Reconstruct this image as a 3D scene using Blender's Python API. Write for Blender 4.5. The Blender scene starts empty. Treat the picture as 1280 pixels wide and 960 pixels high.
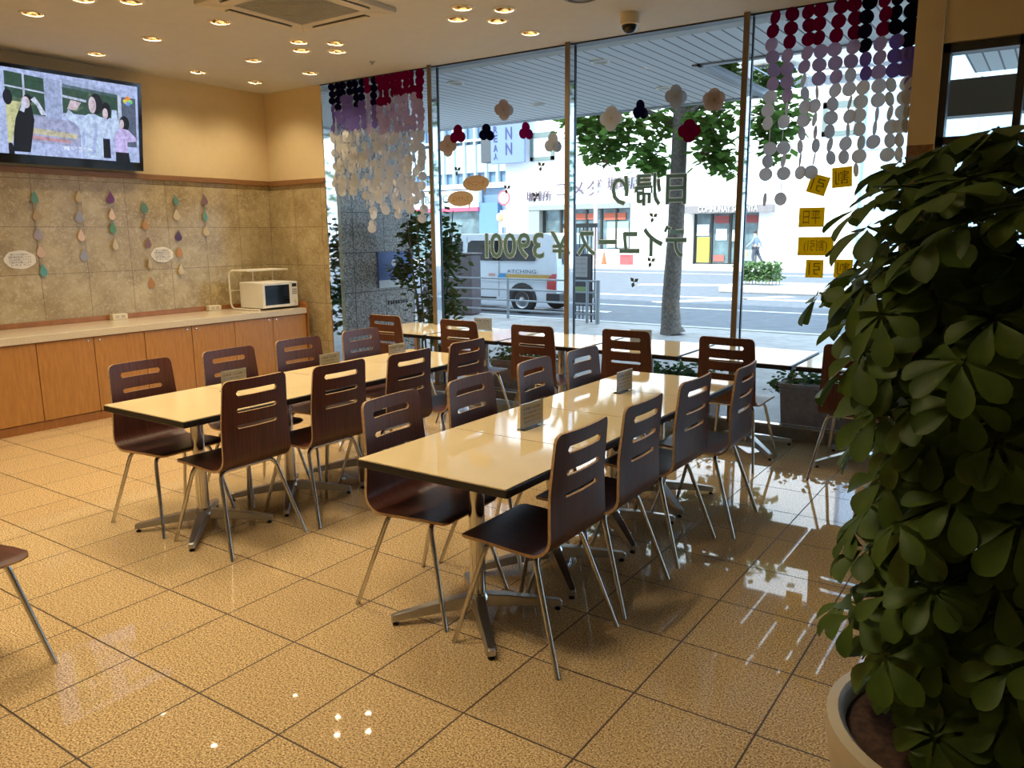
import bpy, bmesh, math, random
from mathutils import Vector, Matrix, noise
PI = math.pi
rnd = random.Random(7)
SC = bpy.context.scene
COL = SC.collection

# ------------------------------------------------------------------ camera
CAM_H = 1.57
cd = bpy.data.cameras.new('camera'); cam = bpy.data.objects.new('camera', cd); COL.objects.link(cam)
r_ = Vector((0.8251978, 0.5647827, -0.0083161)); u_ = Vector((-0.0985507, 0.1584572, 0.9824353)); f_ = Vector((-0.5561802, 0.8098839, -0.1864183))
m3 = Matrix((r_, u_, -f_)).transposed()
cam.matrix_world = Matrix.Translation((0, 0, CAM_H)) @ m3.to_4x4()
cd.sensor_fit = 'HORIZONTAL'; cd.sensor_width = 36; cd.lens = 984.26 / 1280 * 36; cd.clip_start = 0.05; cd.clip_end = 400
SC.camera = cam
# ------------------------------------------------------------------ exposure, world, sun
SC.view_settings.view_transform = 'Standard'; SC.view_settings.look = 'None'
SC.view_settings.exposure = 1.3; SC.view_settings.gamma = 1.0; SC.view_settings.use_curve_mapping = False
SC.cycles.use_denoising = True
SC.cycles.max_bounces = 10; SC.cycles.transparent_max_bounces = 24; SC.cycles.sample_clamp_indirect = 8
LAMP_W = 12.5           # each downlight
LAMP_C = (1.0, 0.83, 0.56)
wd = bpy.data.worlds.new('world'); SC.world = wd; wd.use_nodes = True
bg = wd.node_tree.nodes['Background']; bg.inputs[0].default_value = (0.62, 0.80, 1.0, 1); bg.inputs[1].default_value = 1.7
sl = bpy.data.lights.new('sun', 'SUN'); sl.energy = 3.4; sl.angle = 0.01; sl.color = (1, 0.97, 0.92)
so = bpy.data.objects.new('sun', sl); COL.objects.link(so)
so.rotation_euler = Vector((0.25, 0.62, -0.74)).to_track_quat('-Z', 'Y').to_euler()

# ------------------------------------------------------------------ materials
class NT:
    def __init__(s, name):
        s.m = bpy.data.materials.new(name); s.m.use_nodes = True; s.t = s.m.node_tree; s.n = s.t.nodes; s.l = s.t.links
        s.b = s.n['Principled BSDF']; s.out = s.n['Material Output']
    def node(s, t, **k):
        n = s.n.new(t)
        for a, v in k.items(): setattr(n, a, v)
        return n
    def link(s, a, b): s.l.new(a, b)
    def coord(s, kind='Object'): return s.node('ShaderNodeTexCoord').outputs[kind]
    def math(s, op, a, b=None, c=None):
        n = s.node('ShaderNodeMath', operation=op)
        for i, x in enumerate((a, b, c)):
            if x is None: continue
            if isinstance(x, (int, float)): n.inputs[i].default_value = x
            else: s.link(x, n.inputs[i])
        return n.outputs[0]
    def mix(s, f, a, b):
        n = s.node('ShaderNodeMix', data_type='RGBA')
        for i, x in ((0, f), (6, a), (7, b)):
            if isinstance(x, (int, float)): n.inputs[i].default_value = x
            elif isinstance(x, tuple): n.inputs[i].default_value = (*x, 1) if len(x) == 3 else x
            else: s.link(x, n.inputs[i])
        return n.outputs[2]
    def ramp(s, f, stops):
        n = s.node('ShaderNodeValToRGB'); cr = n.color_ramp
        while len(cr.elements) < len(stops): cr.elements.new(0.5)
        for e, (p, c) in zip(cr.elements, stops): e.position = p; e.color = (*c, 1) if len(c) == 3 else c
        s.link(f, n.inputs[0]); return n.outputs[0]
    def noise(s, vec, scale, detail=3, rough=0.5):
        n = s.node('ShaderNodeTexNoise'); n.inputs['Scale'].default_value = scale; n.inputs['Detail'].default_value = detail; n.inputs['Roughness'].default_value = rough
        if vec is not None: s.link(vec, n.inputs['Vector'])
        return n
    def mapping(s, vec, scale=(1, 1, 1)):
        n = s.node('ShaderNodeMapping'); n.inputs['Scale'].default_value = scale; s.link(vec, n.inputs['Vector']); return n.outputs[0]
    def set(s, color=None, rough=None, metal=None, spec=None):
        if color is not None:
            if isinstance(color, tuple): s.b.inputs['Base Color'].default_value = (*color, 1)
            else: s.link(color, s.b.inputs['Base Color'])
        if rough is not None: s.b.inputs['Roughness'].default_value = rough
        if metal is not None: s.b.inputs['Metallic'].default_value = metal
        if spec is not None: s.b.inputs['Specular IOR Level'].default_value = spec
        return s
    def bump(s, h, strength=0.2, dist=0.01):
        n = s.node('ShaderNodeBump'); n.inputs['Strength'].default_value = strength; n.inputs['Distance'].default_value = dist
        s.link(h, n.inputs['Height']); s.link(n.outputs[0], s.b.inputs['Normal'])

_mc = {}
def mat(name, color, rough=0.5, metal=0.0, spec=0.5, vary=0.06, scale=12.0):
    """plain coloured surface with a faint procedural mottling"""
    if name in _mc: return _mc[name]
    t = NT(name); n = t.noise(t.coord(), scale)
    lo = tuple(max(0, c * (1 - vary)) for c in color); hi = tuple(min(1, c * (1 + vary)) for c in color)
    t.set(t.ramp(n.outputs['Fac'], [(0.3, lo), (0.7, hi)]), rough, metal, spec)
    _mc[name] = t.m; return t.m
def emis(name, color, strength):
    if name in _mc: return _mc[name]
    t = NT(name); t.set((0, 0, 0), 0.4); t.b.inputs['Emission Color'].default_value = (*color, 1)
    if name.startswith('tv_'):
        nz = t.noise(t.coord(), 22, 4, 0.7); t.link(t.ramp(nz.outputs['Fac'], [(0.35, tuple(c * 0.62 for c in color)), (0.6, tuple(min(1, c * 1.15) for c in color))]), t.b.inputs['Emission Color'])
    t.b.inputs['Emission Strength'].default_value = strength
    _mc[name] = t.m; return t.m
def paper(name, color, trans=0.35):
    if name in _mc: return _mc[name]
    t = NT(name)
    n = t.noise(t.coord(), 60)
    c = t.mix(n.outputs['Fac'], tuple(x * 0.9 for x in color), color)
    d = t.node('ShaderNodeBsdfDiffuse'); tr = t.node('ShaderNodeBsdfTranslucent'); mx = t.node('ShaderNodeMixShader')
    t.link(c, d.inputs[0]); t.link(c, tr.inputs[0]); mx.inputs[0].default_value = trans
    t.link(d.outputs[0], mx.inputs[1]); t.link(tr.outputs[0], mx.inputs[2]); t.link(mx.outputs[0], t.out.inputs[0])
    _mc[name] = t.m; return t.m
def glass_mat(name, tint=(0.93, 0.97, 0.96), refl=1.0):
    if name in _mc: return _mc[name]
    t = NT(name)
    tr = t.node('ShaderNodeBsdfTransparent'); tr.inputs[0].default_value = (*tint, 1)
    g = t.node('ShaderNodeBsdfGlossy'); g.inputs['Roughness'].default_value = 0.0
    fr = t.node('ShaderNodeFresnel'); fr.inputs[0].default_value = 1.45
    mx = t.node('ShaderNodeMixShader'); t.link(t.math('MULTIPLY', fr.outputs[0], refl), mx.inputs[0])
    t.link(tr.outputs[0], mx.inputs[1]); t.link(g.outputs[0], mx.inputs[2]); t.link(mx.outputs[0], t.out.inputs[0])
    _mc[name] = t.m; return t.m

def grid_mask(t, ax, ay, s, x0, y0, w, sy=None):
    """1 on joints of a rectangular grid, from two scalar sockets"""
    sy = sy or s
    def edge(v, v0, ss):
        q = t.math('DIVIDE', t.math('SUBTRACT', v, v0), ss)
        fr = t.math('FRACT', q)
        d = t.math('MINIMUM', fr, t.math('SUBTRACT', 1.0, fr))
        return t.math('LESS_THAN', d, w / ss)
    return t.math('MAXIMUM', edge(ax, x0, s), edge(ay, y0, sy))
def tile_rand(t, ax, ay, s, x0, y0, sy=None):
    sy = sy or s
    cx = t.math('FLOOR', t.math('DIVIDE', t.math('SUBTRACT', ax, x0), s)); cy = t.math('FLOOR', t.math('DIVIDE', t.math('SUBTRACT', ay, y0), sy))
    c = t.node('ShaderNodeCombineXYZ'); t.link(cx, c.inputs[0]); t.link(cy, c.inputs[1])
    w = t.node('ShaderNodeTexWhiteNoise'); t.link(c.outputs[0], w.inputs[0]); return w.outputs[0]

def floor_mat():
    t = NT('polished_granite_tile'); co = t.coord(); sp = t.node('ShaderNodeSeparateXYZ'); t.link(co, sp.inputs[0])
    TS, X0, Y0 = 0.42217, -2.33405, 1.4445
    n1 = t.noise(co, 150, 2, 0.85); n2 = t.noise(co, 62, 3, 0.8); n3 = t.noise(co, 2.5, 2)
    c = t.ramp(n1.outputs['Fac'], [(0.37, (0.03, 0.018, 0.008)), (0.45, (0.38, 0.245, 0.11)), (0.53, (0.64, 0.44, 0.21)), (0.62, (0.95, 0.73, 0.41))])
    c2 = t.ramp(n2.outputs['Fac'], [(0.40, (0.30, 0.19, 0.09)), (0.56, (0.72, 0.54, 0.30))])
    c = t.mix(0.18, c, c2)
    rv = tile_rand(t, sp.outputs[0], sp.outputs[1], TS, X0, Y0)
    c = t.mix(t.math('MULTIPLY', rv, 0.22), c, (0.36, 0.23, 0.12))
    gm = grid_mask(t, sp.outputs[0], sp.outputs[1], TS, X0, Y0, 0.0034)
    c = t.mix(gm, c, (0.055, 0.03, 0.012))
    t.set(c, 0.1, 0, 0.45)
    rg = t.math('ADD', t.math('MULTIPLY', gm, 0.5), t.math('MULTIPLY_ADD', n3.outputs['Fac'], 0.03, 0.012)); t.link(rg, t.b.inputs['Roughness'])
    t.bump(t.math('SUBTRACT', 1.0, gm), 0.3, 0.002)
    return t.m
def wallstone_mat():
    t = NT('jura_limestone_tile'); co = t.coord(); sp = t.node('ShaderNodeSeparateXYZ'); t.link(co, sp.inputs[0])
    ax = t.math('ADD', sp.outputs[1], sp.outputs[0])     # runs along either wall
    n = t.noise(co, 5, 6, 0.65); v = t.node('ShaderNodeTexVoronoi'); v.inputs['Scale'].default_value = 10; v.feature = 'SMOOTH_F1'
    ds = t.noise(co, 9, 3); vm = t.node('ShaderNodeVectorMath', operation='ADD'); t.link(co, vm.inputs[0]); t.link(ds.outputs['Color'], vm.inputs[1]); t.link(vm.outputs[0], v.inputs['Vector'])
    c = t.ramp(n.outputs['Fac'], [(0.36, (0.33, 0.245, 0.115)), (0.5, (0.43, 0.335, 0.17)), (0.64, (0.52, 0.42, 0.235))])
    c = t.mix(t.ramp(v.outputs['Distance'], [(0.12, (0.7, 0.7, 0.7)), (0.42, (0, 0, 0))]), c, (0.62, 0.53, 0.36))
    rv = tile_rand(t, ax, sp.outputs[2], 0.4265, 3.474 - 7.48, 0.838, 0.417)
    c = t.mix(t.math('MULTIPLY', rv, 0.25), c, (0.33, 0.24, 0.13))
    gm = grid_mask(t, ax, sp.outputs[2], 0.4265, 3.474 - 7.48, 0.838, 0.0022, 0.417)
    c = t.mix(gm, c, (0.16, 0.11, 0.06))
    t.set(c, 0.22, 0, 0.45); t.bump(t.math('SUBTRACT', 1.0, gm), 0.3, 0.002)
    return t.m
def granite_mat():
    t = NT('grey_granite_block'); co = t.coord(); sp = t.node('ShaderNodeSeparateXYZ'); t.link(co, sp.inputs[0])
    n = t.noise(co, 55, 2, 0.85); n2 = t.noise(co, 6, 3)
    c = t.ramp(n.outputs['Fac'], [(0.40, (0.05, 0.043, 0.036)), (0.5, (0.30, 0.255, 0.205)), (0.60, (0.58, 0.51, 0.42))])
    c = t.mix(t.math('MULTIPLY', n2.outputs['Fac'], 0.4), c, (0.22, 0.2, 0.18))
    gm = grid_mask(t, sp.outputs[1], sp.outputs[2], 0.5, 6.45, 0.93, 0.005, 0.45)
    c = t.mix(gm, c, (0.04, 0.035, 0.03)); t.set(c, 0.35)
    return t.m
def wood_mat(name, dark, light, axis=(1, 1, 1), scale=6, rough=0.3):
    if name in _mc: return _mc[name]
    t = NT(name); co = t.coord(); mp = t.mapping(co, axis)
    n = t.noise(mp, scale, 5, 0.65); n2 = t.noise(t.coord(), 1.3, 2)
    c = t.ramp(n.outputs['Fac'], [(0.3, dark), (0.7, light)])
    c = t.mix(t.math('MULTIPLY', n2.outputs['Fac'], 0.3), c, dark)
    t.set(c, rough); _mc[name] = t.m; return t.m
def chrome(name='brushed_chrome', col=(0.62, 0.6, 0.56), rough=0.22):
    return mat(name, col, rough, 1.0, 0.5, 0.05, 30)

M_FLOOR = floor_mat(); M_STONE = wallstone_mat(); M_GRANITE = granite_mat()
M_CEIL = mat('ceiling_paint', (0.61, 0.595, 0.56), 0.85, vary=0.02)
M_BEIGE = mat('beige_wall_paint', (0.70, 0.55, 0.31), 0.8, vary=0.02)
M_TRIMW = wood_mat('trim_wood', (0.22, 0.10, 0.035), (0.34, 0.17, 0.06), (8, 1, 8), 8, 0.35)
M_CAB = wood_mat('cherry_cabinet_veneer', (0.37, 0.155, 0.032), (0.50, 0.235, 0.053), (14, 14, 2.0), 3, 0.3)
M_CABD = wood_mat('cherry_cabinet_edge', (0.27, 0.095, 0.02), (0.38, 0.15, 0.035), (4, 4, 1), 6, 0.35)
M_COUNTER = mat('beige_solid_surface', (0.62, 0.52, 0.37), 0.15, vary=0.08, scale=140)
M_CREAM = mat('cream_laminate', (0.80, 0.63, 0.35), 0.06, spec=0.55, vary=0.03, scale=5)
M_BLACK = mat('black_edge', (0.012, 0.011, 0.011), 0.3)
M_WALNUT = wood_mat('walnut_veneer', (0.038, 0.011, 0.007), (0.150, 0.043, 0.023), (1.0, 34, 1.0), 4, 0.36)
M_PLY = mat('plywood_edge', (0.46, 0.28, 0.13), 0.5, vary=0.2, scale=80)
M_CHROME = chrome(); M_STEEL = chrome('polished_steel', (0.66, 0.64, 0.6), 0.18)
M_ALU = chrome('brushed_aluminium', (0.5, 0.49, 0.47), 0.3)
M_MIRROR = mat('mirror_steel', (0.8, 0.8, 0.78), 0.04, 1.0, vary=0.02)
M_BRONZE = mat('bronze_bar', (0.20, 0.145, 0.085), 0.35, 0.3)
M_GLASS = glass_mat('window_glass'); M_FIN = glass_mat('glass_fin', (0.70, 0.82, 0.88), 1.6)
M_DARKFRAME = mat('dark_metal_frame', (0.045, 0.042, 0.036), 0.35, 0.4)
M_WHITE = mat('white_plastic', (0.80, 0.76, 0.66), 0.4, vary=0.02)
M_IVORY = mat('ivory_plastic', (0.70, 0.62, 0.46), 0.4, vary=0.02)
def leaf_mat():
    t = NT('glossy_leaf'); n = t.noise(t.coord(), 9); c = t.ramp(n.outputs['Fac'], [(0.3, (0.045, 0.085, 0.010)), (0.7, (0.105, 0.165, 0.022))])
    t.set(c, 0.48, 0, 0.25); tr = t.node('ShaderNodeBsdfTranslucent'); t.link(c, tr.inputs[0]); mx = t.node('ShaderNodeMixShader'); mx.inputs[0].default_value = 0.22
    t.link(t.b.outputs[0], mx.inputs[1]); t.link(tr.outputs[0], mx.inputs[2]); t.link(mx.outputs[0], t.out.inputs[0]); return t.m
M_LEAF = leaf_mat()
M_STEM = mat('plant_stem', (0.10, 0.085, 0.03), 0.6, vary=0.3)
M_SOIL = mat('potting_soil', (0.06, 0.028, 0.016), 0.95, vary=0.5, scale=60)

# ------------------------------------------------------------------ mesh builder
class MB:
    def __init__(s): s.v = []; s.f = []; s.mi = []; s.cur = 0
    def add(s, vs, fs):
        o = len(s.v); s.v += [Vector(v) for v in vs]
        for f in fs: s.f.append([o + i for i in f]); s.mi.append(s.cur)
        return s
    def box(s, lo, hi, M=None):
        x0, y0, z0 = lo; x1, y1, z1 = hi
        vs = [Vector(p) for p in ((x0, y0, z0), (x1, y0, z0), (x1, y1, z0), (x0, y1, z0), (x0, y0, z1), (x1, y0, z1), (x1, y1, z1), (x0, y1, z1))]
        if M is not None: vs = [M @ v for v in vs]
        return s.add(vs, [(3, 2, 1, 0), (4, 5, 6, 7), (0, 1, 5, 4), (1, 2, 6, 5), (2, 3, 7, 6), (3, 0, 4, 7)])
    def loft(s, rings, cap=True, close=False):
        n = len(rings[0]); o = len(s.v)
        for r in rings: s.v += [Vector(p) for p in r]
        for i in range(len(rings) - 1):
            for j in range(n):
                a = o + i * n + j; b = o + i * n + (j + 1) % n
                s.f.append([a, b, b + n, a + n]); s.mi.append(s.cur)
        if cap:
            s.f.append([o + j for j in range(n)][::-1]); s.mi.append(s.cur)
            k = o + (len(rings) - 1) * n; s.f.append([k + j for j in range(n)]); s.mi.append(s.cur)
        return s
    def tube(s, path, r, n=10, cap=True):
        P = [Vector(p) for p in path]; rr = r if isinstance(r, (list, tuple)) else [r] * len(P); rings = []
        up = None
        for i, p in enumerate(P):
            d = ((P[min(i + 1, len(P) - 1)] - P[max(i - 1, 0)])).normalized()
            if up is None: up = d.orthogonal().normalized()
            up = (up - d * up.dot(d)).normalized(); sd = d.cross(up)
            rings.append([p + (up * math.cos(2 * PI * k / n) + sd * math.sin(2 * PI * k / n)) * rr[i] for k in range(n)])
        return s.loft(rings, cap)
    def lathe(s, prof, c=(0, 0, 0), n=24, cap=False):
        c = Vector(c)
        return s.loft([[c + Vector((r * math.cos(2 * PI * k / n), r * math.sin(2 * PI * k / n), z)) for k in range(n)] for r, z in prof], cap)
    def prism(s, poly, depth, M=None):
        n = len(poly); vs = [Vector((x, y, 0)) for x, y in poly] + [Vector((x, y, depth)) for x, y in poly]
        if M is not None: vs = [M @ v for v in vs]
        return s.add(vs, [list(range(n))[::-1], [n + i for i in range(n)]] + [[i, (i + 1) % n, n + (i + 1) % n, n + i] for i in range(n)])
    def build(s, name, mats, parent=None, smooth=False, bevel=0, loc=None):
        me = bpy.data.meshes.new(name); me.from_pydata([tuple(v) for v in s.v], [], s.f)
        for m in (mats if isinstance(mats, (list, tuple)) else [mats]): me.materials.append(m)
        if s.mi: me.polygons.foreach_set('material_index', s.mi)
        me.polygons.foreach_set('use_smooth', [bool(smooth)] * len(me.polygons))
        bm = bmesh.new(); bm.from_mesh(me); bmesh.ops.recalc_face_normals(bm, faces=bm.faces); bm.to_mesh(me); bm.free()
        if smooth: me.set_sharp_from_angle(angle=math.radians(40))
        me.update(); o = bpy.data.objects.new(name, me); COL.objects.link(o)
        if parent: o.parent = parent
        if loc: o.location = loc
        if bevel:
            b = o.modifiers.new('bevel', 'BEVEL'); b.width = bevel; b.segments = 2; b.limit_method = 'ANGLE'
        return o
def tag(o, label, cat, group=None, kind=None):
    o['label'] = label
    if cat: o['category'] = cat
    if group: o['group'] = group
    if kind: o['kind'] = kind
    return o
def thing(name, label, cat, loc=(0, 0, 0), rz=0, group=None):
    o = bpy.data.objects.new(name, None); COL.objects.link(o); o.location = loc; o.rotation_euler = (0, 0, rz); o.empty_display_size = 0.1
    return tag(o, label, cat, group)
def struct(name, mb, m, label, smooth=False, bevel=0):
    o = mb.build(name, m, None, smooth, bevel); o['kind'] = 'structure'; o['label'] = label; o['category'] = name.split('_')[0]; return o
def dup(root, loc, rz, label, group=None):
    r = root.copy(); COL.objects.link(r); r.location = loc; r.rotation_euler = (0, 0, rz); r['label'] = label
    if group: r['group'] = group
    for ch in list(root.children):
        c = ch.copy(); COL.objects.link(c); c.parent = r
        for g in list(ch.children):
            d = g.copy(); COL.objects.link(d); d.parent = c
    return r
def box(lo, hi): return MB().box(lo, hi)
def arc(c, a, b, r, a0, a1, n=8):
    """points on an arc: c + r(cos t * a + sin t * b)"""
    c, a, b = Vector(c), Vector(a), Vector(b)
    return [c + (a * math.cos(a0 + (a1 - a0) * i / n) + b * math.sin(a0 + (a1 - a0) * i / n)) * r for i in range(n + 1)]
def rrect(w, h, r, n=4):
    p = []
    for cx, cy, a in ((w / 2 - r, h / 2 - r, 0), (-w / 2 + r, h / 2 - r, 90), (-w / 2 + r, -h / 2 + r, 180), (w / 2 - r, -h / 2 + r, 270)):
        for i in range(n + 1):
            t = math.radians(a + 90 * i / n); p.append((cx + r * math.cos(t), cy + r * math.sin(t)))
    return p
def frame_m(o, ax, ay, az): return Matrix.Translation(o) @ Matrix((Vector(ax), Vector(ay), Vector(az))).transposed().to_4x4()
def text_mesh(name, s, w, h, depth, m, M, parent=None, offset=0.0, mid=True):
    """lettering fitted to w x h, standing on local x/y of matrix M"""
    cu = bpy.data.curves.new(name, 'FONT'); cu.body = s; cu.size = 1; cu.extrude = 0.0; cu.align_x = 'CENTER'; cu.align_y = 'CENTER'; cu.resolution_u = 3; cu.space_line = 0.95
    def get(off):
        cu.offset = off
        t = bpy.data.objects.new(name, cu); COL.objects.link(t); dg = bpy.context.evaluated_depsgraph_get(); dg.update()
        me = bpy.data.meshes.new_from_object(t.evaluated_get(dg)); bpy.data.objects.remove(t); return me
    me = get(0.0); xs = [v.co.x for v in me.vertices]; ys = [v.co.y for v in me.vertices]
    if not xs: xs = [0, 1]; ys = [0, 1]
    cx, cy = (min(xs) + max(xs)) / 2, (min(ys) + max(ys)) / 2; sx = w / (max(xs) - min(xs)); sy = h / (max(ys) - min(ys))
    if offset: me = get(offset / ((sx + sy) / 2))
    bm = bmesh.new(); bm.from_mesh(me)
    for v in bm.verts: v.co = Vector(((v.co.x - cx) * sx, (v.co.y - cy) * sy, 0))
    if depth:
        r = bmesh.ops.extrude_face_region(bm, geom=bm.faces[:])
        for e in r['geom']:
            if isinstance(e, bmesh.types.BMVert): e.co.z += depth
    for v in bm.verts: v.co = M @ v.co
    bm.to_mesh(me); bm.free(); me.materials.clear(); me.materials.append(m)
    for p in me.polygons: p.material_index = 0; p.use_smooth = False
    bpy.data.curves.remove(cu)
    o = bpy.data.objects.new(name, me); COL.objects.link(o)
    if parent: o.parent = parent
    return o
def face_in(x, y, z): return frame_m((x, y, z), (1, 0, 0), (0, 0, 1), (0, -1, 0))     # reads from inside (towards -y)
def face_out(x, y, z): return frame_m((x, y, z), (-1, 0, 0), (0, 0, 1), (0, 1, 0))    # reads from the street (towards +y)
def face_px(x, y, z): return frame_m((x, y, z), (0, 1, 0), (0, 0, 1), (1, 0, 0))      # on a wall facing +x
ORD = ['first', 'second', 'third', 'fourth', 'fifth', 'sixth', 'seventh', 'eighth', 'ninth', 'tenth', 'eleventh', 'twelfth', 'thirteenth', 'fourteenth', 'fifteenth', 'sixteenth']

# ------------------------------------------------------------------ room shell
XW, YG, ZC = -7.48, 6.05, 3.13
XR, YB = 3.2, -3.6
struct('floor', box((XW - 0.2, YB - 0.2, -0.12), (XR + 0.2, YG + 0.12, 0)), M_FLOOR, 'polished speckled granite tile floor of the dining room')
struct('wall_left', box((XW - 0.2, YB - 0.2, 2.185), (XW, YG + 0.2, ZC + 0.12)), M_BEIGE, 'beige painted upper wall behind the television')
struct('wall_left_lower', box((XW - 0.2, YB - 0.2, 0), (XW, YG + 0.2, 2.13)), M_STONE, 'limestone tiled lower wall above the cabinets')
struct('trim_1', box((XW - 0.2, YB - 0.2, 2.13), (XW + 0.025, YG + 0.2, 2.185)), M_TRIMW, 'wooden rail along the left wall between stone and paint', bevel=0.006)
XP = -6.56
struct('wall_window', box((XW, YG, 2.185), (XP, YG + 0.2, ZC + 0.12)), M_BEIGE, 'beige wall piece between corner and window')
struct('wall_window_lower', box((XW, YG, 0), (XP, YG + 0.2, 2.13)), M_STONE, 'stone wall piece between cabinet end and window')
struct('trim_2', box((XW + 0.025, YG - 0.025, 2.13), (XP, YG + 0.2, 2.185)), M_TRIMW, 'wooden rail on the short wall beside the window', bevel=0.006)
struct('wall_back', box((XW - 0.2, YB - 0.2, 0), (XR + 0.2, YB, ZC + 0.12)), M_BEIGE, 'beige wall behind the viewer')
struct('wall_right', box((XR, YB - 0.2, 0), (XR + 0.2, YG + 0.2, ZC + 0.12)), M_BEIGE, 'beige wall on the entrance side')

# downlights of the ceiling: (x, y)
LIGHTS = [(-7.0, 3.92), (-6.13, 3.0), (-6.13, 3.9), (-6.98, 4.89), (-6.14, 4.88), (-6.97, 5.54), (-6.17, 5.56), (-5.27, 3.91), (-3.6, 5.54)]
def diamond(x, y): return [(x, y - 0.21), (x - 0.21, y), (x + 0.21, y), (x, y + 0.21)]
DIAM = [(-5.28, 4.87), (-3.6, 4.88), (-5.3, 3.03)]
for d in DIAM: LIGHTS += diamond(*d)
N_SEEN = len(LIGHTS)
OFF = [(-7.0, 1.2), (-3.6, -0.7), (-1.9, -0.7), (-5.3, -0.7), (-1.9, 3.0)]
for d in ((-3.6, 3.03), (-5.3, 1.2), (-3.6, 1.2), (-1.9, 1.2)): OFF += diamond(*d)
LIGHTS += OFF
cm = box((XW - 0.2, YB - 0.2, ZC), (XR + 0.2, YG + 0.3, ZC + 0.14)).build('ceiling', M_CEIL)
cut = MB()
for x, y in LIGHTS: cut.lathe([(0.066, ZC - 0.05), (0.066, ZC + 0.11)], (x, y, 0), 20, True)
co_ = cut.build('cutter', M_CEIL)
bo = cm.modifiers.new('holes', 'BOOLEAN'); bo.object = co_; bo.operation = 'DIFFERENCE'; bo.solver = 'EXACT'
dg = bpy.context.evaluated_depsgraph_get(); dg.update(); nm = bpy.data.meshes.new_from_object(cm.evaluated_get(dg))
cm.modifiers.clear(); cm.data = nm; bpy.data.objects.remove(co_)
tag(cm, 'painted ceiling with recessed downlights', 'ceiling', kind='structure')
cm.name = 'ceiling'

# ------------------------------------------------------------------ window wall
GX = [XP, -5.015, -3.515, -2.015, -0.906]
for i in range(4):
    struct('window_%d' % (i + 1), MB().add([(GX[i], YG + 0.03, 0.09), (GX[i + 1], YG + 0.03, 0.09), (GX[i + 1], YG + 0.03, ZC), (GX[i], YG + 0.03, ZC)], [(0, 1, 2, 3)]), M_GLASS,
           ['tall window pane by the short stone wall', 'tall window pane with the price lettering', 'tall window pane in front of the street tree', 'tall window pane with the yellow stickers'][i])
for i, x in enumerate(GX[1:4]):
    struct('trim_%d' % (i + 3), MB().box((x - 0.027, YG - 0.075, 0.09), (x + 0.016, YG - 0.06, ZC)), M_BRONZE, 'bronze bar on the %s window mullion' % ORD[i])
    mb = MB(); mb.box((x - 0.018, YG - 0.06, 0.09), (x + 0.013, YG + 0.02, ZC)); mb.cur = 1; mb.box((x - 0.006, YG + 0.02, 0.09), (x + 0.018, YG + 0.045, ZC))
    struct('trim_%d' % (i + 6), mb, [M_MIRROR, M_BLACK], 'polished fin of the %s window mullion' % ORD[i])
mb = MB(); mb.box((XP, YG, 0), (-0.906, YG + 0.14, 0.09))
struct('trim_9', mb, mat('stone_curb', (0.33, 0.29, 0.25), 0.3, vary=0.2, scale=90), 'low stone curb under the window')
struct('trim_10', box((XP, YG + 0.005, 0.09), (-0.906, YG + 0.06, 0.105)), M_STEEL, 'steel channel holding the window glass')
struct('trim_11', MB().box((XP, YG - 0.01, ZC - 0.012), (-0.906, YG + 0.10, ZC + 0.001)), M_DARKFRAME, 'dark head channel of the window')
struct('trim_12', MB().box((XP - 0.004, YG - 0.005, 0), (XP + 0.012, YG + 0.14, ZC)), M_MIRROR, 'mirror polished steel jamb beside the short wall')
# mirror stone column and the header above the entrance glazing
mb = MB(); mb.box((-0.906, YG - 0.06, 2.13), (-0.745, YG + 0.25, ZC)); mb.cur = 1; mb.box((-0.906, YG - 0.06, 0), (-0.745, YG + 0.25, 2.13)); mb.cur = 2; mb.box((-0.745, YG - 0.062, 0), (-0.738, YG + 0.25, ZC))
struct('column', mb, [M_BEIGE, mat('brown_polished_stone', (0.23, 0.12, 0.06), 0.1, vary=0.3, scale=30), M_STEEL], 'column with brown stone foot between window and entrance')
struct('wall_header', box((-0.738, YG - 0.05, 2.755), (XR, YG + 0.2, ZC)), M_BEIGE, 'beige header above the entrance glazing')
mb = MB()
for x in (-0.72, -0.30, 0.75, 1.9, 3.1): mb.box((x - 0.022, YG - 0.02, 0), (x + 0.022, YG + 0.1, 2.755))
for z in (0.02, 2.15, 2.72): mb.box((-0.738, YG - 0.02, z - 0.025), (XR, YG + 0.1, z + 0.025))
struct('window_6_frame', mb, M_DARKFRAME, 'dark metal frame of the entrance glazing')
struct('window_6', MB().add([(-0.73, YG + 0.04, 0.05), (XR, YG + 0.04, 0.05), (XR, YG + 0.04, 2.72), (-0.73, YG + 0.04, 2.72)], [(0, 1, 2, 3)]), glass_mat('entrance_glass', (0.75, 0.82, 0.8)), 'glazing of the entrance behind the potted plant')

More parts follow.
